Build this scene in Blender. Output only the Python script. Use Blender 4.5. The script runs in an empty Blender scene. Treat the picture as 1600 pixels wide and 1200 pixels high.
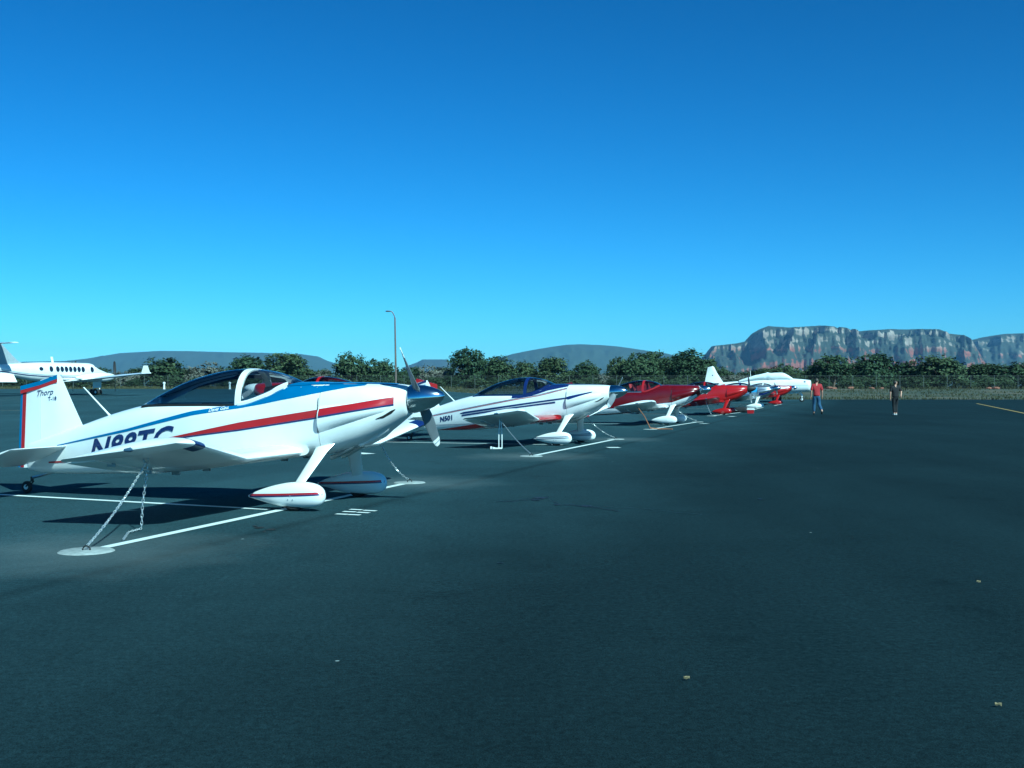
import bpy, bmesh, math, random
import numpy as np
from mathutils import Vector, Matrix, noise

R = math.radians
sc = bpy.context.scene
col = sc.collection

# ------------------------------------------------------------------ camera, sky, sun, exposure
FPX, CAMH, HORY = 1750.0, 1.40, 603.0          # focal length in photo pixels, eye height, horizon row
cam = bpy.data.cameras.new('camera'); camo = bpy.data.objects.new('camera', cam); col.objects.link(camo)
camo.location = (0, 0, CAMH); camo.rotation_euler = (R(90), 0, 0)
cam.sensor_width = 36.0; cam.lens = 36.0 * FPX / 1600.0; cam.shift_y = (HORY - 600.0) / 1600.0
cam.clip_start = 0.1; cam.clip_end = 40000
sc.camera = camo

SHX, SHY = -0.68, 0.98                          # shadow offset per metre of height
sun_el = math.atan2(1.0, math.hypot(SHX, SHY)); sun_az = math.atan2(-SHX, -SHY)
world = bpy.data.worlds.new('World'); sc.world = world; world.use_nodes = True
wn = world.node_tree.nodes; wl = world.node_tree.links; wn.clear()
sky = wn.new('ShaderNodeTexSky'); sky.sky_type = 'NISHITA'; sky.sun_disc = False
sky.sun_elevation = sun_el; sky.sun_rotation = sun_az; sky.altitude = 1450
sky.air_density = 1.0; sky.dust_density = 0.3; sky.ozone_density = 2.0
wg = wn.new('ShaderNodeGamma'); wg.inputs[1].default_value = 1.42
wt = wn.new('ShaderNodeMix'); wt.data_type = 'RGBA'; wt.blend_type = 'MULTIPLY'; wt.inputs[0].default_value = 1.0
wt.inputs[7].default_value = (0.32, 0.51, 0.71, 1)
wb = wn.new('ShaderNodeBackground'); wb.inputs[1].default_value = 0.05
wo = wn.new('ShaderNodeOutputWorld')
wl.new(sky.outputs[0], wg.inputs[0]); wl.new(wg.outputs[0], wt.inputs[6]); wl.new(wt.outputs[2], wb.inputs[0]); wl.new(wb.outputs[0], wo.inputs[0])
sl = bpy.data.lights.new('sun', 'SUN'); slo = bpy.data.objects.new('sun', sl); col.objects.link(slo)
sl.energy = 5.0; sl.angle = R(0.5); sl.color = (1.0, 0.98, 0.94)
slo.rotation_euler = Vector((SHX, SHY, -1)).to_track_quat('-Z', 'Y').to_euler(); slo.location = (20, -30, 30)
vs = sc.view_settings
vs.view_transform = 'Standard'; vs.look = 'None'; vs.gamma = 1.0; vs.exposure = 0.55; vs.use_curve_mapping = False
vs.use_white_balance = True; vs.white_balance_temperature = 4900; vs.white_balance_tint = -28
sc.cycles.use_denoising = True
sc.cycles.max_bounces = 8; sc.cycles.transparent_max_bounces = 24
sc.cycles.volume_bounces = 0

rnd = random.Random(7)
def ground_pt(px, py):
    y = FPX * CAMH / (py - HORY); return ((px - 800) / FPX * y, y)
def at(px, dist): return (px - 800) / FPX * dist
def smooth(a, b, x):
    t = min(1, max(0, (x - a) / (b - a))); return t * t * (3 - 2 * t)
def ground_h(x, y):
    left = 1 - smooth(-24, 2, x)
    hr = smooth(104, 168, y) * 1.0
    hl = min(1.0, max(0, (y - 52) / 72.0)) * 1.0
    hl = hl * smooth(50, 70, y)
    return hr * (1 - left) + max(hl, hr) * left

# ------------------------------------------------------------------ materials
def mat(name, base=(.8, .8, .8), rough=.5, metal=0, coat=0, var=0.0, vscale=6.0, bump=0.0, bscale=60, spec=.5, emit=None):
    m = bpy.data.materials.new(name); m.use_nodes = True
    nt = m.node_tree; b = nt.nodes['Principled BSDF']
    b.inputs['Base Color'].default_value = (*base, 1); b.inputs['Roughness'].default_value = rough
    b.inputs['Metallic'].default_value = metal; b.inputs['Coat Weight'].default_value = coat
    b.inputs['Coat Roughness'].default_value = .06; b.inputs['Specular IOR Level'].default_value = spec
    tc = nt.nodes.new('ShaderNodeTexCoord')
    if var:
        n = nt.nodes.new('ShaderNodeTexNoise'); n.inputs['Scale'].default_value = vscale; n.inputs['Detail'].default_value = 6
        nt.links.new(tc.outputs['Object'], n.inputs['Vector'])
        r = nt.nodes.new('ShaderNodeValToRGB')
        r.color_ramp.elements[0].position = .3; r.color_ramp.elements[1].position = .7
        r.color_ramp.elements[0].color = (*[c * (1 - var) for c in base], 1)
        r.color_ramp.elements[1].color = (*[min(1, c * (1 + var)) for c in base], 1)
        nt.links.new(n.outputs[0], r.inputs[0]); nt.links.new(r.outputs[0], b.inputs['Base Color'])
    if bump:
        n = nt.nodes.new('ShaderNodeTexNoise'); n.inputs['Scale'].default_value = bscale; n.inputs['Detail'].default_value = 4
        nt.links.new(tc.outputs['Object'], n.inputs['Vector'])
        bp = nt.nodes.new('ShaderNodeBump'); bp.inputs['Strength'].default_value = bump; bp.inputs['Distance'].default_value = .02
        nt.links.new(n.outputs[0], bp.inputs['Height']); nt.links.new(bp.outputs[0], b.inputs['Normal'])
    return m

M = {}
M['white'] = mat('white_paint', (.80, .80, .78), .3, coat=.5, var=.04, vscale=3)
M['offwhite'] = mat('offwhite_paint', (.66, .68, .66), .4, coat=.2, var=.06)
M['blue'] = mat('blue_paint', (.03, .13, .31), .3, coat=.5, var=.06)
M['navy'] = mat('navy_paint', (.012, .022, .11), .3, coat=.5, var=.08)
M['red'] = mat('red_paint', (.33, .010, .016), .28, coat=.6, var=.06)
M['bright_red'] = mat('bright_red_paint', (.32, .006, .008), .28, coat=.35, var=.06)
M['dark_red'] = mat('dark_red_paint', (.105, .002, .005), .25, coat=.35, var=.08)
M['sky_blue'] = mat('light_blue_paint', (.10, .30, .55), .3, coat=.5, var=.1)
M['grey'] = mat('grey_paint', (.33, .36, .38), .45, var=.08)
M['chrome'] = mat('polished_aluminium', (.72, .73, .74), .14, metal=1, var=.04)
M['alu'] = mat('brushed_aluminium', (.55, .57, .58), .38, metal=1, var=.1)
M['blade'] = mat('propeller_blade_grey', (.15, .165, .18), .5, metal=.1, var=.1)
M['black'] = mat('matt_black', (.012, .012, .013), .6, var=.2)
M['rubber'] = mat('tyre_rubber', (.016, .016, .017), .75, var=.25, bump=.2)
M['dark'] = mat('cockpit_dark', (.03, .03, .035), .7, var=.3)
M['seat'] = mat('seat_cloth', (.05, .035, .04), .85, var=.3)
M['redseat'] = mat('red_seat_cloth', (.30, .03, .035), .8, var=.2)
M['chain'] = mat('galvanised_chain', (.62, .64, .64), .35, metal=.75, var=.15, vscale=40)
M['rope'] = mat('brown_rope', (.33, .14, .06), .8, var=.3, vscale=40)
M['strap'] = mat('white_strap', (.62, .64, .62), .7, var=.15)
M['seam'] = mat('panel_gap', (.05, .055, .06), .7)
M['lens'] = mat('nav_light_lens', (.06, .10, .16), .1, coat=.8)
M['steel'] = mat('weathered_pole_steel', (.16, .12, .10), .55, metal=.3, var=.25, vscale=2)
M['galv'] = mat('galvanised_fence', (.13, .14, .135), .6, metal=.3, var=.15)
M['skin'] = mat('skin', (.48, .27, .19), .55, var=.06)
M['hair'] = mat('dark_hair', (.02, .014, .01), .6, var=.3)
M['greyhair'] = mat('brown_hair', (.06, .045, .035), .6, var=.3)
M['shirt_red'] = mat('red_cotton', (.27, .015, .022), .85, var=.1, vscale=12, bump=.4, bscale=18)
M['denim'] = mat('blue_denim', (.030, .070, .14), .9, var=.2, vscale=10, bump=.4, bscale=18)
M['shirt_black'] = mat('black_cotton', (.010, .010, .012), .9, var=.2, bump=.4, bscale=18)
M['shoe'] = mat('shoe_leather', (.03, .025, .02), .6, var=.2)
M['shoe_white'] = mat('white_trainer', (.6, .6, .58), .6, var=.1)
M['bag'] = mat('black_nylon', (.012, .012, .015), .8, var=.3, bump=.3)
M['canvas'] = mat('white_canvas', (.70, .74, .73), .8, var=.06, vscale=2, bump=.5, bscale=3)
M['lamp_head'] = mat('lamp_head_grey', (.10, .10, .11), .5, var=.1)
M['bark'] = mat('juniper_bark', (.10, .075, .055), .9, var=.35, vscale=5, bump=.6, bscale=10)

def glass_mat(name, tint, fac):
    m = bpy.data.materials.new(name); m.use_nodes = True; nt = m.node_tree; nt.nodes.clear()
    o = nt.nodes.new('ShaderNodeOutputMaterial'); t = nt.nodes.new('ShaderNodeBsdfTransparent'); t.inputs[0].default_value = (*tint, 1)
    g = nt.nodes.new('ShaderNodeBsdfGlossy'); g.inputs['Roughness'].default_value = .03; g.inputs[0].default_value = (.9, .9, .9, 1)
    fr = nt.nodes.new('ShaderNodeFresnel'); fr.inputs[0].default_value = 1.35
    ns = nt.nodes.new('ShaderNodeTexNoise'); ns.inputs['Scale'].default_value = 5
    ma = nt.nodes.new('ShaderNodeMath'); ma.operation = 'MULTIPLY_ADD'; ma.inputs[1].default_value = .04; ma.inputs[2].default_value = fac
    ad = nt.nodes.new('ShaderNodeMath'); ad.operation = 'ADD'; ad.use_clamp = True
    mx = nt.nodes.new('ShaderNodeMixShader')
    nt.links.new(ns.outputs[0], ma.inputs[0]); nt.links.new(fr.outputs[0], ad.inputs[0]); nt.links.new(ma.outputs[0], ad.inputs[1])
    nt.links.new(ad.outputs[0], mx.inputs[0]); nt.links.new(t.outputs[0], mx.inputs[1]); nt.links.new(g.outputs[0], mx.inputs[2]); nt.links.new(mx.outputs[0], o.inputs[0])
    return m
M['glass'] = glass_mat('canopy_glass', (.72, .75, .77), .012)
M['window'] = mat('dark_window', (.012, .016, .03), .12, coat=.5)

# asphalt: fine aggregate, broad patches, faint paving seams, pale dust round the tie-down pads
PADS = []
LANE = -2.212 * math.cos(R(17.5)) - 13.363 * math.sin(R(17.5)) + 1.9   # parking lane, measured across the row
def asphalt_mat():
    m = bpy.data.materials.new('apron_asphalt'); m.use_nodes = True; nt = m.node_tree; L = nt.links; N = nt.nodes
    b = N['Principled BSDF']; b.inputs['Roughness'].default_value = .82; b.inputs['Specular IOR Level'].default_value = .03
    tc = N.new('ShaderNodeTexCoord')
    def nz(scale, det, vec=None, rough=.6):
        n = N.new('ShaderNodeTexNoise'); n.inputs['Scale'].default_value = scale; n.inputs['Detail'].default_value = det; n.inputs['Roughness'].default_value = rough
        L.new(vec or tc.outputs['Object'], n.inputs['Vector']); return n.outputs[0]
    def math_(op, a, b_=None, c=None, clamp=False):
        n = N.new('ShaderNodeMath'); n.operation = op; n.use_clamp = clamp
        for i, v in enumerate((a, b_, c)):
            if v is None: continue
            if isinstance(v, (int, float)): n.inputs[i].default_value = v
            else: L.new(v, n.inputs[i])
        return n.outputs[0]
    def mapr(v, a, b_, c, d):
        n = N.new('ShaderNodeMapRange'); L.new(v, n.inputs[0])
        for i, q in enumerate((a, b_, c, d)): n.inputs[i + 1].default_value = q
        return n.outputs[0]
    fine = nz(120, 5, None, .8); grain = nz(26, 6, None, .85); mid = nz(7, 5); mp = N.new('ShaderNodeMapping'); mp.inputs['Rotation'].default_value = (0, 0, R(17.5)); mp.inputs['Scale'].default_value = (1, .12, 1)
    L.new(tc.outputs['Object'], mp.inputs['Vector']); streak = nz(.55, 6, mp.outputs[0]); broad = nz(.12, 4)
    val = math_('MULTIPLY', mapr(fine, .32, .68, .25, 1.85), mapr(mid, .3, .7, .92, 1.08))
    val = math_('MULTIPLY', val, mapr(grain, .34, .66, .52, 1.48)); val = math_('MULTIPLY', val, mapr(streak, .3, .7, .84, 1.16)); val = math_('MULTIPLY', val, mapr(broad, .3, .7, .86, 1.14))
    # paving seams running with the parking row
    mp2 = N.new('ShaderNodeMapping'); mp2.inputs['Rotation'].default_value = (0, 0, R(17.5)); L.new(tc.outputs['Object'], mp2.inputs['Vector'])
    sx = N.new('ShaderNodeSeparateXYZ'); L.new(mp2.outputs[0], sx.inputs[0])
    wob = math_('MULTIPLY_ADD', nz(1.3, 3), .12, sx.outputs[0])
    fr = math_('FRACT', math_('DIVIDE', wob, 3.65)); ds = math_('ABSOLUTE', math_('SUBTRACT', fr, .5))
    seam = mapr(ds, .0, .010, .93, 1.0); val = math_('MULTIPLY', val, seam); val = math_('MULTIPLY', val, mapr(math_('ABSOLUTE', math_('ADD', wob, 5.45)), .0, .16, .70, 1.0))
    lane = mapr(math_('ADD', sx.outputs[0], math_('MULTIPLY_ADD', nz(.5, 4), 3.0, -1.5)), LANE - 3.4, LANE + 2.4, 2.1, .78); val = math_('MULTIPLY', val, lane)
    pt = N.new('ShaderNodeTexVoronoi'); pt.inputs['Scale'].default_value = .16; pt.feature = 'SMOOTH_F1'; pt.inputs['Smoothness'].default_value = .05; L.new(mp2.outputs[0], pt.inputs['Vector'])
    sep = N.new('ShaderNodeSeparateColor'); L.new(pt.outputs['Color'], sep.inputs[0]); val = math_('MULTIPLY', val, mapr(sep.outputs[0], 0, 1, .93, 1.07))
    val = math_('MULTIPLY', val, mapr(nz(.9, 8, None, .75), .56, .66, 1.0, .80)); val = math_('MULTIPLY', val, mapr(nz(2.6, 8, None, .8), .60, .68, 1.0, 1.22))
    # dust blown round the concrete pads
    dust = None
    for (px, py, rr) in PADS:
        v = N.new('ShaderNodeVectorMath'); v.operation = 'DISTANCE'; L.new(tc.outputs['Object'], v.inputs[0]); v.inputs[1].default_value = (px, py, 0)
        d = math_('ADD', v.outputs['Value'], math_('MULTIPLY_ADD', nz(1.6, 5), 1.4, -.7))
        d = mapr(d, .15, rr, 1.0, 0.0); dust = d if dust is None else math_('MAXIMUM', dust, d)
    cmb = N.new('ShaderNodeMix'); cmb.data_type = 'RGBA'; cmb.blend_type = 'MULTIPLY'; cmb.inputs[0].default_value = 1
    cmb.inputs[6].default_value = (.0155, .0275, .0325, 1); L.new(val, cmb.inputs[7])
    dm = N.new('ShaderNodeMix'); dm.data_type = 'RGBA'; dm.inputs[7].default_value = (.16, .18, .18, 1)
    L.new(math_('MULTIPLY', dust, .38), dm.inputs[0]); L.new(cmb.outputs[2], dm.inputs[6])
    # scattered pale stone chips
    vo = N.new('ShaderNodeTexVoronoi'); vo.inputs['Scale'].default_value = 2.2; L.new(tc.outputs['Object'], vo.inputs['Vector'])
    chip = math_('MULTIPLY', math_('LESS_THAN', vo.outputs['Distance'], .03), math_('GREATER_THAN', nz(1.7, 1), .64))
    cm = N.new('ShaderNodeMix'); cm.data_type = 'RGBA'; cm.inputs[7].default_value = (.28, .30, .29, 1); L.new(chip, cm.inputs[0]); L.new(dm.outputs[2], cm.inputs[6])
    L.new(cm.outputs[2], b.inputs['Base Color'])
    bp = N.new('ShaderNodeBump'); bp.inputs['Strength'].default_value = .55; bp.inputs['Distance'].default_value = .012
    L.new(fine, bp.inputs['Height']); L.new(bp.outputs[0], b.inputs['Normal'])
    return m

def worn_paint(name, colr, wear=.45):
    m = bpy.data.materials.new(name); m.use_nodes = True; nt = m.node_tree; L = nt.links; N = nt.nodes; b = N['Principled BSDF']; b.inputs['Roughness'].default_value = .75
    tc = N.new('ShaderNodeTexCoord'); n = N.new('ShaderNodeTexNoise'); n.inputs['Scale'].default_value = 28; n.inputs['Detail'].default_value = 8; n.inputs['Roughness'].default_value = .75
    L.new(tc.outputs['Object'], n.inputs['Vector']); r = N.new('ShaderNodeValToRGB')
    r.color_ramp.elements[0].position = wear - .12; r.color_ramp.elements[0].color = (.10, .12, .13, 1); r.color_ramp.elements[1].position = wear; r.color_ramp.elements[1].color = (*colr, 1)
    L.new(n.outputs[0], r.inputs[0]); L.new(r.outputs[0], b.inputs['Base Color']); return m
M['line'] = worn_paint('white_line_paint', (.66, .70, .68), .38)
M['yellow'] = worn_paint('yellow_line_paint', (.34, .22, .04), .46)
M['concrete'] = mat('pad_concrete', (.30, .32, .31), .85, var=.25, vscale=14, bump=.4)
M['crack'] = mat('crack_tar', (.008, .008, .009), .5, var=.3)
M['leafdry'] = mat('dry_leaf', (.26, .21, .11), .8, var=.3)

# ------------------------------------------------------------------ mesh helpers
def tag(o, label=None, cat=None, group=None, kind=None):
    if label: o['label'] = label
    if cat: o['category'] = cat
    if group: o['group'] = group
    if kind: o['kind'] = kind
    return o
def empty(name, loc=(0, 0, 0), rz=0):
    o = bpy.data.objects.new(name, None); o.empty_display_size = .2; col.objects.link(o); o.location = loc; o.rotation_euler = (0, 0, rz); return o
class MB:
    def __init__(s): s.v = []; s.f = []; s.m = []
    def add(s, v, f, mi=0):
        o = len(s.v); s.v += [tuple(p) for p in v]; s.f += [tuple(i + o for i in q) for q in f]; s.m += [mi] * len(f)
    def grid(s, rows, mi=0, closed=False):
        n = len(rows[0]); v = [p for r in rows for p in r]; f = []
        for i in range(len(rows) - 1):
            for j in range(n if closed else n - 1):
                k = (j + 1) % n
                f.append((i * n + j, i * n + k, (i + 1) * n + k, (i + 1) * n + j))
        s.add(v, f, mi)
    def loft(s, rings, mi=0, cap=True):
        s.grid(rings, mi, True)
        if cap:
            s.add(rings[0], [tuple(range(len(rings[0])))[::-1]], mi); s.add(rings[-1], [tuple(range(len(rings[-1])))], mi)
    def box(s, c, d, mi=0, rot=None):
        x, y, z = (q / 2 for q in d)
        v = [Vector((a * x, b * y, e * z)) for a in (-1, 1) for b in (-1, 1) for e in (-1, 1)]
        if rot is not None: v = [rot @ p for p in v]
        s.add([p + Vector(c) for p in v], [(0, 1, 3, 2), (4, 6, 7, 5), (0, 4, 5, 1), (2, 3, 7, 6), (0, 2, 6, 4), (1, 5, 7, 3)], mi)
    def tube(s, pts, r, n=8, mi=0, cap=True):
        pts = [Vector(p) for p in pts]; rr = r if isinstance(r, (list, tuple)) else [r] * len(pts); rings = []
        for i, p in enumerate(pts):
            d = (pts[min(i + 1, len(pts) - 1)] - pts[max(i - 1, 0)]).normalized()
            a = d.orthogonal().normalized() if abs(d.z) > .95 else d.cross(Vector((0, 0, 1))).normalized(); b = d.cross(a)
            rings.append([p + rr[i] * (math.cos(2 * math.pi * k / n) * a + math.sin(2 * math.pi * k / n) * b) for k in range(n)])
        s.loft(rings, mi, cap)
    def lathe(s, prof, o, axis, n=20, mi=0):
        axis = Vector(axis).normalized(); a = axis.orthogonal().normalized(); b = axis.cross(a); o = Vector(o)
        s.grid([[o + axis * t + r * (math.cos(2 * math.pi * k / n) * a + math.sin(2 * math.pi * k / n) * b) for k in range(n)] for t, r in prof], mi, True)
    def build(s, name, mats, parent=None, smooth_=True, fixn=True, auto=None):
        me = bpy.data.meshes.new(name); me.from_pydata(s.v, [], s.f)
        if not isinstance(mats, (list, tuple)): mats = [mats]
        for m in mats: me.materials.append(m)
        for p, mi in zip(me.polygons, s.m): p.material_index = mi; p.use_smooth = smooth_
        if fixn:
            bm = bmesh.new(); bm.from_mesh(me); bmesh.ops.remove_doubles(bm, verts=bm.verts, dist=1e-5); bmesh.ops.recalc_face_normals(bm, faces=bm.faces); bm.to_mesh(me); bm.free()
        if smooth_: me.set_sharp_from_angle(angle=R(auto or 38))
        me.update(); o = bpy.data.objects.new(name, me); col.objects.link(o)
        if parent: o.parent = parent
        return o
def crom(xs, ys, x):
    n = len(xs)
    if x <= xs[0]: return ys[0]
    if x >= xs[-1]: return ys[-1]
    i = max(k for k in range(n - 1) if xs[k] <= x); h = xs[i + 1] - xs[i]; t = (x - xs[i]) / h
    def sl_(k):
        if k == 0: return (ys[1] - ys[0]) / (xs[1] - xs[0])
        if k == n - 1: return (ys[-1] - ys[-2]) / (xs[-1] - xs[-2])
        return (ys[k + 1] - ys[k - 1]) / (xs[k + 1] - xs[k - 1])
    m0, m1 = sl_(i) * h, sl_(i + 1) * h
    return (2*t**3 - 3*t*t + 1) * ys[i] + (t**3 - 2*t*t + t) * m0 + (-2*t**3 + 3*t*t) * ys[i + 1] + (t**3 - t*t) * m1
def spow(c, p): return math.copysign(abs(c) ** p, c)

class Body:
    """lofted body along x: stations (x, top, bottom, half width, squareness)"""
    def __init__(s, st): s.st = sorted(st); s.x = [q[0] for q in s.st]
    def par(s, x): return [crom(s.x, [q[k] for q in s.st], x) for k in (1, 2, 3, 4)]
    def pt(s, x, a, e=0.0):
        t, b, w, n = s.par(x); m = (t + b) / 2; h = (t - b) / 2
        return (x, (w + e) * spow(math.cos(a), 2 / n), m + (h + e) * spow(math.sin(a), 2 / n))
    def ang(s, x, h):
        t, b, w, n = s.par(x); q = max(-1, min(1, (h - (t + b) / 2) / ((t - b) / 2)))
        return math.asin(max(-1, min(1, spow(q, n / 2))))
    def side(s, x, h, sgn, e=.004): 
        p = s.pt(x, s.ang(x, h), e); return (p[0], sgn * p[1], h)
    def rings(s, xs, n=36): return [[s.pt(x, 2 * math.pi * k / n) for k in range(n)] for x in xs]
    def band(s, mb, pts, sgn, e=.004, m=3, mi=0, nx=28):
        """pts: (x, h_low, h_high) polyline; strip laid on the flank"""
        pts = sorted(pts); xs = [p[0] for p in pts]; rows = []
        for i in range(nx + 1):
            x = xs[0] + (xs[-1] - xs[0]) * i / nx
            lo = float(np.interp(x, xs, [p[1] for p in pts])); hi = float(np.interp(x, xs, [p[2] for p in pts]))
            rows.append([s.side(x, lo + (hi - lo) * k / m, sgn, e) for k in range(m + 1)])
        mb.grid(rows, mi)
    def over(s, mb, pts, e=.004, m=14, mi=0, nx=24):
        """pts: (x, h) ; band laid over the top down to height h on both flanks"""
        pts = sorted(pts); xs = [p[0] for p in pts]; rows = []
        for i in range(nx + 1):
            x = xs[0] + (xs[-1] - xs[0]) * i / nx; a = s.ang(x, float(np.interp(x, xs, [p[1] for p in pts])))
            rows.append([s.pt(x, a + (math.pi - 2 * a) * k / m, e) for k in range(m + 1)])
        mb.grid(rows, mi)

_txt = {}
def text_mesh(body, size, shear=0.0, bold=0.0, space=1.0):
    cu = bpy.data.curves.new('t', 'FONT'); cu.body = body; cu.size = size; cu.shear = shear; cu.offset = bold; cu.space_character = space; cu.resolution_u = 3
    o = bpy.data.objects.new('t', cu); col.objects.link(o); dg = bpy.context.evaluated_depsgraph_get(); me = o.evaluated_get(dg).to_mesh()
    v = [tuple(p.co) for p in me.vertices]; f = [tuple(p.vertices) for p in me.polygons]
    o.evaluated_get(dg).to_mesh_clear(); bpy.data.objects.remove(o); bpy.data.curves.remove(cu); return v, f
def lettering(name, body, size, fn, material, parent, stretch=1.0, **k):
    v, f = text_mesh(body, size, **k); mb = MB(); mb.add([fn(p[0] * stretch, p[1]) for p in v], f); return mb.build(name, material, parent, smooth_=False, fixn=False)

AIRF = [(1, 0), (.9, .022), (.75, .048), (.55, .078), (.4, .092), (.28, .094), (.16, .08), (.08, .060), (.03, .038), (.008, .018), (0, 0),
        (.008, -.012), (.03, -.020), (.08, -.027), (.16, -.033), (.28, -.036), (.4, -.036), (.55, -.031), (.75, -.02), (.9, -.01)]
def foil(x0, y, z0, chord, pitch, tk=1.0, lo=0.0, hi=1.0, n=None, flip=False):
    """section in the x-z plane at y; x0,z0 leading edge; pitch nose-up radians; lo..hi chord fraction"""
    up = [(c, t) for c, t in AIRF[:11]]; dn = [(0, 0)] + AIRF[11:] + [(1, 0)]
    def th(tab, c): 
        t_ = sorted(tab); return float(np.interp(c, [q[0] for q in t_], [q[1] for q in t_]))
    cs = [lo + (hi - lo) * q for q in (1, .9, .75, .58, .42, .28, .16, .08, .03, .008, 0)]
    pts = [(c, th(up, c)) for c in cs] + [(c, th(dn, c)) for c in cs[::-1][1:-1]]
    if hi < 1: pts.append((hi, th(dn, hi)))
    if lo > 0: pts = [(c, th(up, c)) for c in cs] + [(c, th(dn, c)) for c in cs[::-1]]
    o = []
    for c, t in pts:
        dx, dz = -c * chord, t * chord * tk
        o.append((x0 + dx * math.cos(pitch) - dz * math.sin(pitch), y, z0 + dx * math.sin(pitch) + dz * math.cos(pitch)))
    return o

# ------------------------------------------------------------------ low-wing sport aeroplane
FUS = Body([(0.12, 1.44, .60, .45, 3.4), (-.15, 1.445, .57, .46, 3.6), (-.36, 1.425, .545, .46, 3.8), (-.62, 1.31, .51, .46, 4.4), (-.93, 1.215, .475, .46, 5), (-1.5, 1.20, .395, .44, 5),
            (-2.1, 1.19, .335, .39, 3.6), (-2.45, 1.165, .305, .345, 2.9), (-3.0, 1.035, .285, .26, 2.8), (-3.48, .885, .272, .19, 2.8), (-4.0, .735, .27, .10, 2.6), (-4.3, .655, .30, .035, 2.4)])
COWL = Body([(0.125, 1.44, .60, .45, 3.4), (.35, 1.44, .66, .445, 3.2), (.6, 1.435, .755, .42, 2.9), (.82, 1.43, .88, .365, 2.5), (.97, 1.42, .985, .29, 2.15), (1.06, 1.41, 1.05, .215, 2.0), (1.085, 1.40, 1.075, .185, 2.0)])
def cheek(x, q):
    u = (x - .135) / .83; return .075 * (1 - .9 * max(0, u) ** 3) * (1 - abs(q) ** 2.6) - .012
class Cowl(Body):
    def side(s, x, h, sgn, e=.004, bare=False):
        p = Body.side(s, x, h, sgn, e); u = (x - .135) / .83
        if bare or not 0 <= u <= 1: return p
        q = (h - (1.015 + .165 * u)) / (.165 - .10 * u)
        return p if abs(q) >= 1 else (p[0], p[1] + sgn * max(0, cheek(x, q)), p[2])
COWL = Cowl(COWL.st)
CANX = [-2.45, -2.2, -1.85, -1.5, -1.2, -.95, -.7, -.5, -.36]
CANT = [1.175, 1.31, 1.46, 1.555, 1.603, 1.606, 1.575, 1.51, 1.435]
def can_ring(x, n=18, e=0.0):
    t, b, w, q = FUS.par(x); base = t - .035; top = max(base + .01, crom(CANX, CANT, x)); ww = FUS.side(x, base, 1, .008)[1]
    return [(x, (ww + e) * spow(math.cos(math.pi * k / n), .80), base + (top - base + e) * spow(math.sin(math.pi * k / n), .92)) for k in range(n + 1)]

def blade_mesh(mb, hub, axis, dirv, length, tip_bands=True):
    axis = Vector(axis).normalized(); d = Vector(dirv).normalized(); w = d.cross(axis).normalized(); hub = Vector(hub)
    fr = [.12, .22, .35, .5, .65, .8, .86, .885, .915, .94, .97, 1.0]; rings = []; 
    for f in fr:
        ch = float(np.interp(f, [.12, .25, .5, .8, .95, 1], [.042, .062, .072, .062, .05, .028])) * length / .72; tk = float(np.interp(f, [.12, .3, 1], [.042, .018, .006]))
        tw = -R(float(np.interp(f, [.12, .4, 1], [66, 44, 24]))); cdir = w * math.cos(tw) + axis * math.sin(tw); ndir = d.cross(cdir)
        o = hub + d * (f * length)
        rings.append([o + cdir * ch * math.cos(a) + ndir * tk * math.sin(a) for a in [2 * math.pi * k / 12 for k in range(12)]])
    for i in range(len(fr) - 1):
        mid = (fr[i] + fr[i + 1]) / 2; mi = 0
        if tip_bands: mi = 1 if (.86 < mid < .91 or mid > .94) else (2 if .91 <= mid <= .94 else 0)
        mb.grid([rings[i], rings[i + 1]], mi, True)
    mb.add(rings[-1], [tuple(range(12))], 1 if tip_bands else 0)

def pant_body(x0, x1, cz, cy):
    L_ = x1 - x0
    return Body([(x0, cz - .035 + .012, cz - .035 - .012, .012, 2), (x0 + .12 * L_, cz + .03, cz - .075, .045, 2.1), (x0 + .35 * L_, cz + .098, cz - .125, .085, 2.2), (x0 + .6 * L_, cz + .14, cz - .15, .105, 2.3),
                 (x0 + .8 * L_, cz + .138, cz - .143, .104, 2.3), (x0 + .92 * L_, cz + .108, cz - .118, .086, 2.2), (x0 + .975 * L_, cz + .062, cz - .078, .055, 2.1), (x1 - .003, cz + .012, cz - .034, .020, 2)])

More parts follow.
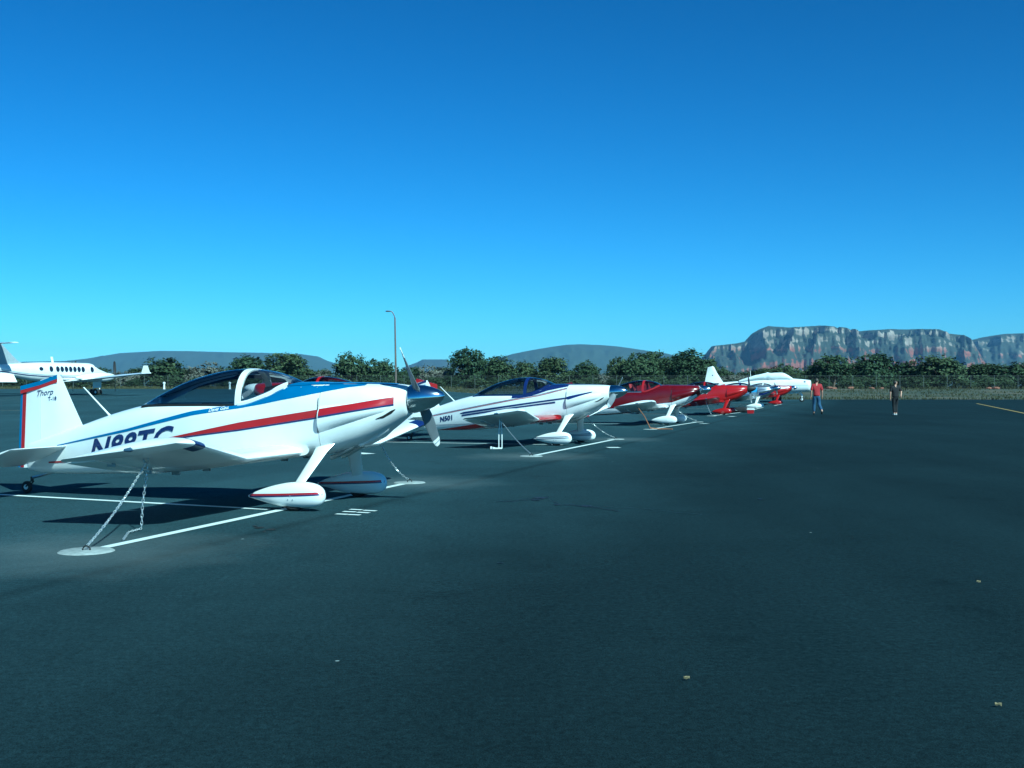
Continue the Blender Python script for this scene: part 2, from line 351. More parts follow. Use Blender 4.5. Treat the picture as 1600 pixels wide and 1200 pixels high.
def airplane(name, loc, rz, label, S):
    """S: colour scheme dictionary"""
    root = empty(name, loc, rz); tag(root, label, 'airplane', S['group'])
    main, low = M[S['body']], M[S.get('belly', S['body'])]
    # fuselage
    mb = MB(); xs = sorted(set([q[0] for q in FUS.st] + [-.36 - .13 * i for i in range(17)] + [-2.6, -2.8, -3.2, -3.7, -3.85, -4.15, 0]))
    rg = FUS.rings(xs); mb.loft(rg); fus = mb.build('fuselage', main, root, auto=50)
    if 'two_tone' in S:                                        # lower hull painted in a second colour
        for b, nm in ((FUS, fus),):
            for sg in (-1, 1):
                m2 = MB(); pts = [(x, b.par(x)[1] + .005, float(np.interp(x, [-4.2, -1.5, .12], S['two_tone'][:3]))) for x in (-4.2, -3.4, -2.6, -1.5, -.7, .12)]
                b.band(m2, pts, sg, .003, 6); m2.build('lower_hull_paint', low, nm)
    # cowling with cheek blisters
    mb = MB(); mb.loft(COWL.rings([.128, .2, .35, .48, .6, .72, .82, .9, .97, 1.02, 1.06, 1.085])); cw = mb.build('cowling', main, root, auto=50)
    for sg in (-1, 1):
        mb = MB(); rows = []
        for i in range(17):
            u = i / 16; x = .135 + .83 * u; zc = 1.015 + .165 * u; hh = .165 - .10 * u
            rows.append([tuple(Vector(COWL.side(x, zc + hh * q, sg, 0, True)) + Vector((0, sg * cheek(x, q), 0))) for q in [-1 + k / 6 for k in range(13)]])
        mb.grid(rows); mb.add(rows[0], [tuple(range(13))]); mb.build('cheek_fairing', main, cw, auto=50)
        mb = MB(); COWL.band(mb, [(.80, 1.020, 1.024), (.88, 1.035, 1.062), (.96, 1.085, 1.118), (1.0, 1.128, 1.136)], sg, .006, 4); mb.build('crease_shade', M['black'], cw)  # shade of the crease at the cheek front, painted as a flat black band
    if 'two_tone' in S:
        for sg in (-1, 1):
            m2 = MB(); COWL.band(m2, [(x, COWL.par(x)[1] + .004, float(np.interp(x, [.13, 1.0], S['two_tone'][2:4]))) for x in (.13, .4, .7, .9, 1.0)], sg, .003, 6); m2.build('lower_cowl_paint', low, cw)
    for sg in (-1, 1):
        mb = MB(); COWL.band(mb, [(.110, .86, 1.26), (.120, .86, 1.26)], sg, .007, 16, nx=1); mb.build('cowl_seam', M['seam'], cw)
    # belly outlet, exhausts, engine mount shadow gap
    for sg in (-1, 1):
        mb = MB(); mb.tube([(.55, sg * .13, .80), (.40, sg * .13, .68), (.20, sg * .14, .575), (.13, sg * .14, .555)], .028, 10); mb.build('exhaust_pipe', M['alu'], root)
    mb = MB(); mb.loft([[(x, y * w, z) for y, z in ((-.16, zt), (.16, zt), (.13, zb), (-.13, zb))] for x, zt, zb, w in ((.95, 1.03, .985, .6), (.72, .86, .80, 1), (.5, .76, .69, 1.1))]); mb.build('chin_scoop', M[S.get('scoop', S['body'])], root, auto=60)
    # nose ring, spinner, propeller
    ax = Vector((1, 0, .10)).normalized(); hb = Vector((1.10, 0, 1.247))
    mb = MB(); mb.lathe([(0, .155), (.0, .162), (.015, .166), (.16, .150), (.26, .118), (.34, .078), (.385, .040), (.402, .012), (.404, 0)], hb, ax, 28); mb.build('spinner', M[S.get('spinner', 'chrome')], root, auto=60)
    pa = R(S.get('prop', 38)); lat = Vector((0, 1, 0)); upv = ax.cross(lat).normalized() * 1
    if upv.z < 0: upv = -upv
    pr = empty('propeller'); pr.parent = root
    for q in (1, -1):
        d = (-math.sin(pa) * lat + math.cos(pa) * upv) * q
        mb = MB(); blade_mesh(mb, hb + ax * .10, ax, d, .72); mb.build('blade', [M['blade'], M[S.get('tips', 'white')], M['grey']], pr, auto=40)
    # canopy
    cx = [-.36 - .0 - (2.09) * i / 30 for i in range(31)]
    mb = MB(); mb.grid([can_ring(x) for x in cx]); can = mb.build('canopy', M['glass'], root, auto=80)
    fr = M[S.get('frame', 'white')]; hx = S.get('hoop', -.97)
    mb = MB(); n_ = 18
    for dx in (0,):
        A = [can_ring(hx + .04 - .0 * k, n_, .006) for k in (0,)][0]; B = can_ring(hx - .04, n_, .006); Ai = can_ring(hx + .04, n_, -.02); Bi = can_ring(hx - .04, n_, -.02)
        mb.grid([A, B, Bi, Ai, A])
    mb.build('canopy_hoop', fr, can, auto=40)
    for sg in (-1, 1):
        mb = MB(); p = []
        for i in range(22):
            x = -.34 - (abs(hx) - .34) * i / 21; rgq = can_ring(x); p.append((x, sg * (rgq[0][1] + .002), rgq[0][2] + .018))
        mb.grid([[(a, b + sg * .006, c - .045) for a, b, c in p], [(a, b + sg * .01, c) for a, b, c in p], [(a, b * .96, c + .035) for a, b, c in p], [(a, b * .95, c + .0) for a, b, c in p]])
        mb.build('windscreen_frame', fr, can, auto=40)
    for sg in (-1, 1):
        mb = MB(); p = [(x, sg * can_ring(x)[0][1], can_ring(x)[0][2] + .012) for x in [hx - .05 - (2.43 - abs(hx) - .05) * i / 20 for i in range(21)]]
        mb.grid([[(a, b + sg * .007, c - .02) for a, b, c in p], [(a, b + sg * .006, c + .008) for a, b, c in p], [(a, b * .97, c + .01) for a, b, c in p]])
        mb.build('canopy_rail', M[S.get('rail', 'black')], can, auto=40)
    # cockpit
    mb = MB(); FUS.over(mb, [(x, FUS.par(x)[0] - .012) for x in (-.40, -.6, -.93, -1.2, -1.5, -1.8, -2.1, -2.3)], .002, nx=30); ck = mb.build('cockpit_floor', M['dark'], root)
    mb = MB(); mb.loft([[(-.42, y, z) for y, z in ((-.36, 1.33), (.36, 1.33), (.28, 1.43), (-.28, 1.43))], [(-.66, y, z) for y, z in ((-.37, 1.20), (.37, 1.20), (.30, 1.385), (-.30, 1.385))]]); mb.build('glareshield', M['black'], root, auto=30)
    for sy in (-.2, .2):
        mb = MB(); mb.loft([[(-1.42 - .05 * q, sy + yy * w, 1.12 + .26 * q) for yy in ()] or [(-1.35 - .12 * q + dx, sy + dy * w, 1.05 + S.get('seat_h', .15) * q) for dx, dy in ((.04, -.15), (.06, 0), (.04, .15), (-.04, .15), (-.05, 0), (-.04, -.15))] for q, w in ((0, 1), (.5, 1.05), (.85, .95), (1, .7))])
        mb.build('seat', M[S.get('seat', 'seat')], root, auto=60)
    # liveries on the flanks
    for sp in S.get('bands', []):
        for sg in (-1, 1):
            m2 = MB(); (COWL if sp[0] == 'cowl' else FUS).band(m2, sp[2], sg, sp[3] if len(sp) > 3 else .005, 4)
            m2.build('paint_stripe', M[sp[1]], cw if sp[0] == 'cowl' else fus)
    for sp in S.get('overs', []):
        m2 = MB(); (COWL if sp[0] == 'cowl' else FUS).over(m2, sp[2], sp[3] if len(sp) > 3 else .004); m2.build('top_paint', M[sp[1]], cw if sp[0] == 'cowl' else fus)
    for (bd, size, x0, h0, slope, shear, bold, cl) in S.get('texts', []):
        lettering('lettering', bd, size, lambda a, b: FUS.side(x0 + a * math.cos(slope) , h0 + a * math.sin(slope) + b, -1, .008), M[cl], fus, stretch=1.2 if size > .2 else 1.0, shear=shear, bold=bold, space=1.05)
    # wings: level centre section, upturned outer panel
    PI_ = math.radians(8.0); ch = 1.50
    def wst(y):
        z = .635 + max(0, y - 1.70) * .185; xl = -.06 + .16 * max(0, y - 1.7) / 1.2; return (xl, z, xl + 1.40)
    def wtk(y): return 1.0 - .26 * max(0, y - 1.7) / 1.2
    ys = [.34, .8, 1.25, 1.70, 2.1, 2.55, 2.90]
    for sg in (-1, 1):
        mb = MB(); rings = [foil(*(wst(y)[0], sg * y, wst(y)[1]), wst(y)[2], PI_, wtk(y), 0, .76) for y in ys]
        for i in range(len(rings) - 1): mb.grid([rings[i], rings[i + 1]], 0, True)
        mb.add(rings[0], [tuple(range(len(rings[0])))]); wg_ = mb.build('wing', M[S.get('wing', S['body'])], root, auto=45)
        # moulded tip
        tp = [foil(.10 - q * .10, sg * (2.90 + .17 * q), wst(2.9)[1] + .012 * q, ch - .10 * q - .12 * q * q, PI_, .74 * (1 - .85 * q * q)) for q in (0, .35, .65, .85, 1)]
        mb = MB(); mb.loft(tp); t_ = mb.build('wing_tip', M[S.get('tip', S.get('wing', S['body']))], wg_, auto=60)
        mb = MB(); px_ = (-.52, sg * 3.06, .795); mb.lathe([(-.05, .0), (-.045, .016), (.02, .024), (.05, .014), (.058, 0)], px_, (1, 0, .1), 10); mb.build('navigation_light', M['lens'], wg_)
        for (ya, yb, nm, defl) in ((.42, 1.66, 'flap', 0.0), (1.72, 2.88, 'aileron', R(1.5))):
            yy = [ya, (ya + yb) / 2, yb]; mb = MB()
            mb.loft([foil(wst(y)[0], sg * y, wst(y)[1], wst(y)[2], PI_ + defl * .3, wtk(y) * .98, .772, 1.0) for y in yy]); mb.build(nm, M[S.get('wing', S['body'])], wg_, auto=40)
        mb = MB(); le = [foil(wst(y)[0] + .003, sg * y, wst(y)[1], wst(y)[2], PI_, wtk(y) * 1.06, 0, .10) for y in (2.70, 2.80, 2.895)]
        mb.loft([[tuple(Vector(p) + Vector((.006, 0, 0))) for p in r_] for r_ in le]); mb.build('leading_edge_band', M[S.get('leband', 'navy')], wg_, auto=60)
        if 'inner_le' in S:
            for nm, c_, hi_, ex in (('white_edge', 'white', .62, .004), ('root_paint', S['inner_le'], .54, .008)):
                mb = MB(); le = [foil(wst(y)[0], sg * y, wst(y)[1], wst(y)[2], PI_, 1.03, 0, hi_ * (1 - .55 * abs(y - .5))) for y in (.46, .9, 1.3, 1.68)]
                mb.loft([[tuple(Vector(p) + Vector((ex, 0, 0)) + Vector((0, 0, ex * .8 if k < 10 else -ex * .8))) for k, p in enumerate(r_)] for r_ in le]); mb.build(nm, M[c_], wg_, auto=60)
        # root fairing round the leading edge
        mb = MB(); rows = []
        for q in range(9):
            a = math.pi * (q / 8) - math.pi / 2
            rows.append([(-.06 + .09 * math.cos(a) * w + dx, sg * yy, .66 + .06 * math.sin(a) * w - .13 * t_ * .0 + dx * .12) for dx, w, yy, t_ in ((0, 1, .50, 0), (-.2, 1.25, .485, 0), (-.5, 1.2, .475, 0), (-.75, .8, .46, 1))])
        mb.grid(rows); mb.build('root_fairing', M[S.get('fairing', S['body'])], wg_, auto=70)
        mb = MB(); mb.tube([(-.57, sg * 2.72, .735), (-.57, sg * 2.72, .70)], .012, 8); 
        mb.tube([Vector((-.57, sg * 2.72, .678)) + Vector((math.cos(a) * .028, 0, math.sin(a) * .028)) for a in [2 * math.pi * k / 10 for k in range(11)]], .007, 6); mb.build('tie_down_ring', M['alu'], wg_)
        for hy, hx_ in ((.9, -1.06), (1.5, -1.06), (1.95, -1.1), (2.6, -1.06)):
            mb = MB(); zb = wst(hy)[1] - .175 ; mb.loft([[(hx_ + a, sg * hy + b, z) for a, b in ((.05, -.008), (.05, .008), (-.05, .008), (-.05, -.008))] for z in (zb + .03, zb - .035)]); mb.build('hinge_bracket', M['grey'], wg_)
    # fin and rudder
    def plate(prof_le, prof_te, zs, tk, rounded=True):
        rings = []
        for z, a, b in zip(zs, prof_le, prof_te):
            c = a - b; ring = []
            for q in [k / 8 for k in range(9)]: ring.append((a - c * q, .030 * math.sin(min(1, q * 1.6) * math.pi / 2) + .002, z(q)))
            for q in [k / 8 for k in range(8, -1, -1)]: ring.append((a - c * q, -.030 * math.sin(min(1, q * 1.6) * math.pi / 2) - .002, z(q)))
            rings.append(ring)
        return rings
    fz = [.72, .86, 1.1, 1.35, None]
    fin = MB(); zl = [lambda q: .80 - .10 * q, lambda q: .95 - .02 * q, lambda q: 1.20 + .0 * q, lambda q: 1.46 - .05 * q, lambda q: 1.535 - .07 * q, lambda q: 1.545 - .07 * q]
    le = [-3.42, -3.50, -3.635, -3.77, -3.815, -3.83]; te = [-4.10] * 6
    fin.loft(plate(le, te, zl, .06)); fino = fin.build('fin', M[S.get('fin', S['body'])], root, auto=45)
    rud = MB(); zr = [lambda q: .345 - .02 * q, lambda q: .70, lambda q: 1.10, lambda q: 1.405 - .04 * q, lambda q: 1.465 - .075 * q]
    def rplate(a_, b_, zs):
        out = []
        for z, a, b in zip(zs, a_, b_):
            c = a - b; ring = [(a - c * q, .026 * (1 - q) + .004, z(q)) for q in (0, .25, .5, .75, 1)] + [(a - c * q, -.026 * (1 - q) - .004, z(q)) for q in (1, .75, .5, .25, 0)]
            out.append(ring)
        return out
    rud.loft(rplate([-4.108] * 5, [-4.46, -4.445, -4.43, -4.42, -4.415], zr)); ru = rud.build('rudder', M[S.get('rudder', S.get('fin', S['body']))], root, auto=40)
    if 'rudder_edge' in S:
        c1, c2 = S['rudder_edge']
        for (d0, d1, cc, dz0, dz1) in ((.085, .012, c1, .075, .03), (.03, -.008, c2, .03, -.006)):
            mb = MB()
            for sg in (-1, 1):
                y_ = lambda d: sg * (.026 * max(0, min(1, d / .33)) + .010 + (.003 if cc == c2 else 0))
                mb.grid([[(-4.46 + (.045 * (z - .35) / 1.06) + d, y_(d), z) for d in (d0, d1)] for z in (.335, .7, 1.1, 1.38)])
                # top band along fin and rudder tips
                def topz(x): return float(np.interp(x, [-4.42, -4.10, -3.83], [1.392, 1.462, 1.545]))
                mb.grid([[(x, sg * ((.036 if x > -4.1 else .033) + (.003 if cc == c2 else 0)), topz(x) - w) for w in (dz0 + .02, max(dz1, -.004))] for x in (-4.415, -4.25, -4.11, -4.0, -3.9, -3.835)])
            mb.build('edge_stripe', M[cc], ru, smooth_=False)
    if 'tail_text' in S:
        for (t_, size, x0, z0, sh) in S['tail_text']:
            lettering('tail_lettering', t_, size, lambda a, b: (x0 + a, -.037, z0 + a * .10 + b), M['navy'], fino, shear=sh, bold=.001)
    # all-moving tailplane
    for sg in (-1, 1):
        mb = MB(); th = R(20); mb.loft([foil(-3.58 - .04 * q, sg * (.10 + 1.02 * q), .635, .80 - .04 * q, th, .55 * (1 if q < .97 else .4)) for q in (0, .3, .6, .9, .97, 1.0)]); mb.build('tailplane', M[S.get('tailplane', S.get('wing', S['body']))], root, auto=45)
    # antenna
    mb = MB(); mb.loft([[(x + a * w, b * w, z) for a, b in ((.022, 0), (0, .010), (-.022, 0), (0, -.010))] for x, z, w in ((-3.03, 1.00, 1.5), (-3.09, 1.05, 1), (-3.46, 1.385, .6))]); mb.build('whip_antenna', M['white'], root)
    # main gear
    for sg in (-1, 1):
        gl = empty('landing_gear'); gl.parent = root
        A_, B_ = Vector((.17, sg * .36, .72)), Vector((.02, sg * .83, .22)); mb = MB(); rings = []
        for q in (0, .08, .2, .4, .7, 1.0):
            p = A_.lerp(B_, q); c = .10 - .03 * q + .05 * max(0, .2 - q) * 2; tk = .026 - .006 * q
            rings.append([(p.x + c * math.cos(a), p.y + sg * tk * math.sin(a), p.z + .02 * math.cos(a)) for a in [2 * math.pi * k / 14 for k in range(14)]])
        mb.loft(rings); mb.build('leg', M[S.get('gear', S['body'])], gl, auto=50)
        pb = pant_body(-.55, .41, .185, 0); mb = MB(); xs_ = [-.55 + .955 * (1 - math.cos(math.pi * i / 22)) / 2 for i in range(23)]
        mb.loft([[(x, y + sg * .84, z) for x, y, z in r_] for r_ in pb.rings(xs_, 24)]); pt_ = mb.build('wheel_fairing', M[S.get('pants', S['body'])], gl, auto=60)
        for (cc, lo, hi) in S.get('pant_bands', []):
            m2 = MB()
            for s2 in (-1, 1):
                rows = []
                for i in range(25):
                    x = -.53 + .925 * i / 24; t_, b_, w_, n_2 = pb.par(x); zz = .150 + .05 * i / 24
                    rows.append([(lambda p: (p[0], p[1] + sg * .84, p[2]))(pb.side(x, min(max(zz + q, b_ + .003), t_ - .003), s2, .003)) for q in (lo, (lo + hi) / 2, hi)])
                m2.grid(rows)
            m2.build('paint_stripe', M[cc], pt_)
        for qx, qz in ((.03, .175), (.0, .135), (.06, .135)):
            yy_ = pb.side(qx, qz, sg, .002)[1] + sg * .84; mb = MB(); mb.lathe([(-.002, .0075), (.002, .0075), (.003, 0)], (qx, yy_, qz), (0, sg, 0), 8); mb.build('screw', M['grey'], pt_)
        mb = MB(); mb.lathe([(-.055, .06), (-.055, .135), (-.035, .160), (.035, .160), (.055, .135), (.055, .06)], (.03, sg * .84, .160), (0, 1, 0), 24); mb.build('tyre', M['rubber'], gl)
    # tail wheel
    tw = empty('tail_wheel'); tw.parent = root
    mb = MB(); mb.tube([(-3.92, 0, .285), (-4.1, 0, .235), (-4.26, 0, .20)], .016, 8); mb.build('leaf_spring', M['alu'], tw)
    mb = MB(); mb.tube([(-4.26, 0, .215), (-4.26, 0, .15)], .02, 8)
    for s2 in (-1, 1): mb.tube([(-4.26, s2 * .032, .155), (-4.33, s2 * .034, .085)], .009, 6)
    mb.build('fork', M['black'], tw)
    mb = MB(); mb.lathe([(-.02, .03), (-.022, .065), (-.012, .078), (.012, .078), (.022, .065), (.02, .03)], (-4.34, 0, .078), (0, 1, 0), 18); ty = mb.build('tyre', M['rubber'], tw)
    mb = MB(); mb.lathe([(-.024, 0), (-.024, .034), (.024, .034), (.024, 0)], (-4.34, 0, .078), (0, 1, 0), 12); mb.build('hub', M['offwhite'], tw)
    return root

RZ = R(-17.5)
Lv = Vector((math.sin(R(17.5)), math.cos(R(17.5)), 0)); Fv = Vector((Lv.y, -Lv.x, 0))
ROW = 'small sport airplanes parked wing to wing in one row'
P = [(-2.212, 13.363), (1.35, 27.0), (5.86, 41.3), (10.5, 55.2), (15.1, 69.3), (19.7, 83.4)]
RS = (-1.0 + 2 * 0)
near = dict(group=ROW, body='white', prop=38, frame='white', rudder_edge=('red', 'blue'), pant_bands=[('red', 0.004, .026), ('navy', -.010, .003)], tips='white', leband='navy',
    bands=[('fus', 'blue', [(-3.75, .630, .642), (-2.56, .838, .872), (-1.59, 1.045, 1.098), (-1.2, 1.100, 1.152)], .004),
           ('fus', 'blue', [(-1.2, 1.100, 1.152), (-.93, 1.135, 1.188), (-.60, 1.190, 1.285), (-.36, 1.235, 1.40), (.127, 1.325, 1.425)], .004),
           ('fus', 'red', [(-1.95, .760, .768), (-.9, .890, .972), (.127, 1.045, 1.130)], .005), ('fus', 'navy', [(-1.95, .745, .757), (-.9, .872, .888), (.127, 1.026, 1.043)], .005),
           ('cowl', 'red', [(.119, 1.048, 1.132), (.5, 1.105, 1.19), (.99, 1.195, 1.275)], .006), ('cowl', 'navy', [(.119, 1.028, 1.046), (.99, 1.176, 1.193)], .006),
           ('cowl', 'blue', [(.119, 1.325, 1.425), (.45, 1.385, 1.43), (.62, 1.405, 1.428)], .004),
           ('fus', 'red', [(-3.9, .405, .425), (-3.0, .47, .49), (-2.2, .535, .54)], .005)],
    overs=[('fus', 'blue', [(.127, 1.42), (-.345, 1.395)], .005), ('cowl', 'blue', [(.119, 1.42), (.5, 1.428), (.95, 1.414)], .005)],
    texts=[('N88TC', .345, -3.20, .475, .150, .30, .010, 'navy'), ('Dave Gaul', .062, -1.34, 1.088, .15, .2, .001, 'white')],
    tail_text=[('Thorp', .105, -4.17, 1.265, .35), ('T-18', .07, -3.98, 1.205, 0)])

SCHEMES = [near,
  dict(group=ROW, body='white', prop=118, frame='navy', rail='navy', fairing='red', leband='white', inner_le='red', tips='grey', hoop=-.97,
    rudder_edge=('white', 'navy'), pant_bands=[('navy', .02, .034), ('navy', -.012, .002)],
    bands=[('fus', 'navy', [(-3.9, .60, .608), (-2.5, .855, .865), (-1.2, 1.085, 1.097), (-.6, 1.18, 1.19), (.127, 1.345, 1.36)]), ('fus', 'red', [(-3.9, .575, .588), (-2.5, .832, .844), (-1.2, 1.060, 1.075), (-.6, 1.155, 1.168), (.127, 1.325, 1.338)]),
           ('fus', 'navy', [(-2.75, .705, .72), (-2.7, .70, .748), (-.9, .955, .995), (.127, 1.095, 1.13)]), ('fus', 'navy', [(-2.7, .645, .685), (-1.2, .86, .895), (-.15, .99, 1.03)]),
           ('cowl', 'navy', [(.119, 1.098, 1.132), (.2, 1.08, 1.16), (.75, 1.25, 1.27)], .006),
           ('fus', 'navy', [(-1.3, 1.10, 1.165), (-.93, 1.125, 1.175), (-.60, 1.21, 1.285), (-.36, 1.29, 1.40), (.127, 1.385, 1.43)], .004),
           ('fus', 'red', [(-3.4, .29, .30), (-2.3, .32, .46), (-1.3, .43, .60)], .004), ('fus', 'navy', [(-4.0, .385, .395), (-2.3, .465, .475), (-1.3, .605, .615)], .005)],
    overs=[('fus', 'navy', [(.127, 1.425), (-.345, 1.395)], .005), ('cowl', 'navy', [(.119, 1.428), (.6, 1.43), (.9, 1.425)], .005)],
    texts=[('N501', .17, -3.35, .50, .155, 0, .006, 'navy')]),
  dict(group=ROW, body='dark_red', belly='white', wing='white', gear='white', pants='white', fin='dark_red', frame='red', seat='redseat', seat_h=.42, rail='alu', scoop='white', prop=80, two_tone=(.42, .60, .80, 1.10),
    fairing='white', leband='white', bands=[('fus', 'navy', [(-4.1, .43, .44), (-1.5, .602, .612), (.127, .80, .812)], .006)]),
  dict(group=ROW, body='bright_red', frame='bright_red', rail='alu', prop=15, tips='grey', leband='bright_red', spinner='black'),
  dict(group=ROW, body='alu', wing='alu', gear='white', pants='white', frame='navy', rail='navy', prop=60, leband='alu', spinner='chrome',
    bands=[('fus', 'sky_blue', [(-1.6, .95, 1.16), (-.93, .95, 1.165), (-.5, 1.0, 1.25), (.127, 1.02, 1.40)], .004), ('cowl', 'navy', [(.2, .80, 1.0), (.5, .84, .95), (.85, 1.0, 1.08)], .006)]),
  dict(group=ROW, body='bright_red', frame='white', rail='white', prop=100, leband='white', spinner='chrome', tips='white',
    bands=[('cowl', 'white', [(.119, 1.15, 1.36), (.6, 1.2, 1.34), (.95, 1.28, 1.36)], .006), ('fus', 'white', [(-3.0, .70, .74), (-1.2, 1.0, 1.10), (.127, 1.14, 1.36)], .004)])]
PLAB = ['white sport airplane with a red stripe, blue spine and clear bubble canopy', 'white sport airplane with navy pinstripes, navy canopy frame and red wing root',
        'dark red sport airplane with white belly, wings and wheel fairings', 'all red sport airplane with red gear legs beside a black bag',
        'bare metal sport airplane with light blue cockpit side between two red airplanes', 'red sport airplane with white flash, parked before the covered white airplane']
planes = [airplane('airplane', (p[0], p[1], 0), RZ + R(h), l, s) for p, l, s, h in zip(P, PLAB, SCHEMES, (0, -6, -3, 0, 0, 0))]
# red aeroplane behind the row, nose the other way
back = dict(group='airplanes parked behind the row', body='bright_red', fin='bright_red', frame='bright_red', prop=70, wing='white', gear='white', pants='white', leband='white', spinner='white')
bx_, by_ = at(512, 33.0), 33.0
bp_ = airplane('airplane', (bx_ - 1.0, by_ - .35, 0), R(162.5), 'red airplane facing the other way behind the white airplane with blue spine', back)
bp_.scale = (1.03, 1.03, 1.04)

def to_world(root, p):
    c, s_ = math.cos(root.rotation_euler.z), math.sin(root.rotation_euler.z); return Vector((root.location.x + c * p[0] - s_ * p[1], root.location.y + s_ * p[0] + c * p[1], root.location.z + p[2]))

# ------------------------------------------------------------------ tie-downs
def chain_mesh(mb, pts, pitch=.042, wire=.0065, wid=.016):
    pts = [Vector(p) for p in pts]; seg = []; 
    for a, b in zip(pts[:-1], pts[1:]): seg.append((a, b, (b - a).length))
    tot = sum(s_[2] for s_ in seg); n = int(tot / pitch); k = 0
    for i in range(n):
        d = (i + .5) * pitch
        for a, b, l in seg:
            if d <= l: break
            d -= l
        p = a.lerp(b, min(1, d / l)); t = (b - a).normalized(); u = t.orthogonal().normalized(); u = Matrix.Rotation(R(35 + (i % 2) * 90 + rnd.uniform(-14, 14)), 3, t) @ u; w = t.cross(u)
        ring = []; hl = pitch * .68
        cen = [p + t * (hl * math.cos(q)) + u * (wid * math.sin(q)) for q in [2 * math.pi * j / 10 for j in range(10)]]
        rows = []
        for j in range(10):
            c = cen[j]; o_ = (c - p).normalized(); rows.append([c + wire * (math.cos(e) * o_ + math.sin(e) * w) for e in (0, 1.57, 3.14, 4.71)])
        rows.append(rows[0]); mb.grid(rows, 0, True)
def catenary(a, b, sag, n=10):
    a, b = Vector(a), Vector(b); return [a.lerp(b, i / n) - Vector((0, 0, sag * 4 * (i / n) * (1 - i / n))) for i in range(n + 1)]

PADNEAR = [ground_pt(135, 862), ground_pt(830 + 0, 713), ground_pt(1016, 671), ground_pt(1112, 650)]
PADFAR = [ground_pt(640, 754.5), ground_pt(962, 686.5), ground_pt(1090, 659.5), ground_pt(1158, 644.5)]
for p in PADNEAR[:2]: PADS.append((p[0], p[1], 1.6))
for p in PADFAR[:2]: PADS.append((p[0], p[1], 1.5))
WHO = ['the white airplane with blue spine', 'the airplane with navy pinstripes', 'the dark red airplane', 'the all red airplane']
for i in range(4):
    rt = planes[i]; rn, rf = to_world(rt, (-.57, -2.72, .655)), to_world(rt, (-.57, 2.72, .655))
    for ring, pad, sd in ((rn, PADNEAR[i], 'outer'), (rf, PADFAR[i], 'inner')):
        an = Vector((pad[0], pad[1], .045)); near_ = ring is rn
        side_ = 'under its unshaded wing' if near_ else 'under its far-side wing'
        # pad with recessed iron eye
        pad_r = .22
        pd = empty('tie_down_pad', (pad[0], pad[1], .004)); tag(pd, 'concrete tie-down pad ' + ('off the near wing of ' if near_ else 'off the far wing of ') + WHO[i], 'tie-down pad', 'tie-down pads set in the apron')
        mb = MB(); mb.lathe([(.0, pad_r + .01), (.006, pad_r), (.010, pad_r * .97), (.012, 0)], (0, 0, -.002), (0, 0, 1), 32); mb.build('concrete_disc', M['concrete'], pd)
        mb = MB(); mb.tube([(.032 * math.cos(q), 0, .010 + .036 * math.sin(q)) for q in [math.pi * j / 10 for j in range(11)]], .007, 7); mb.build('anchor_eye', M['black'], pd)
        if i == 2 and near_:
            mb = MB(); mb.tube([ring, ring.lerp(an, .5) + Vector((.03, 0, .02)), an], .016, 7); mb.tube([an, an + Vector((.3, .1, -.03)), an + Vector((.55, .05, -.032)), an + Vector((.7, -.1, -.032))], .016, 7)
            tag(mb.build('tie_down_rope', M['rope'], None), 'brown rope tying the near wing of the dark red airplane down', 'rope'); continue
        mb = MB(); chain_mesh(mb, catenary(ring, an, .05 if near_ else .10), .036 if i < 2 else .06, .0042 if i < 2 else .008, .0105 if i < 2 else .016)
        tag(mb.build('tie_down_chain', M['chain'], None, fixn=False), 'steel chain from ' + ('the near' if near_ else 'the far') + ' wing of ' + WHO[i] + ' to the ground', 'chain', 'tie-down chains')
        if i == 0 and near_:
            gx, gy = ground_pt(221, 829); ex, ey = ground_pt(192, 846)
            mb = MB(); chain_mesh(mb, [ring + Vector((.02, 0, 0)), Vector((gx + .01, gy, .25)), Vector((gx, gy, .02)), Vector((gx - .05, gy - .22, .014)), Vector((ex, ey, .012))], .036, .0042, .0105)
            tag(mb.build('tie_down_chain', M['chain'], None, fixn=False), 'loose chain end hanging straight down onto the painted line under the wing', 'chain', 'tie-down chains')
        if i == 1 and near_:
            gx, gy = ring.x, ring.y; ex, ey = ring.x - .22, ring.y - .05
            mb = MB()
            for q in (-.035, .035): mb.tube([ring + Vector((q * .4, 0, 0)), Vector((gx + q, gy, .3)), Vector((gx + q, gy, .02))], .013, 6)
            mb.tube([Vector((gx + .03, gy, .02)), Vector((gx - .1, gy - .05, .02)), Vector((ex, ey, .03))], [.02, .02, .04], 7)
            tag(mb.build('tie_down_strap', M['strap'], None), 'white webbing strap hanging doubled from the wing of the airplane with navy pinstripes', 'strap')

# ------------------------------------------------------------------ ground, apron and painted marks
M['asphalt'] = asphalt_mat()
def soil_mat():
    m = bpy.data.materials.new('dry_scrub_soil'); m.use_nodes = True; nt = m.node_tree; L = nt.links; N = nt.nodes; b = N['Principled BSDF']; b.inputs['Roughness'].default_value = .95
    tc = N.new('ShaderNodeTexCoord'); n1 = N.new('ShaderNodeTexNoise'); n1.inputs['Scale'].default_value = .12; n1.inputs['Detail'].default_value = 10; n1.inputs['Roughness'].default_value = .7
    L.new(tc.outputs['Object'], n1.inputs['Vector']); r = N.new('ShaderNodeValToRGB'); e = r.color_ramp.elements
    e[0].position = .32; e[0].color = (.022, .034, .018, 1); e[1].position = .68; e[1].color = (.11, .085, .052, 1); q = r.color_ramp.elements.new(.5); q.color = (.045, .052, .028, 1)
    L.new(n1.outputs[0], r.inputs[0]); L.new(r.outputs[0], b.inputs['Base Color']); return m
M['soil'] = soil_mat()
def apron_edge(x): return 152 - 40 * smooth(-22, 14, x)
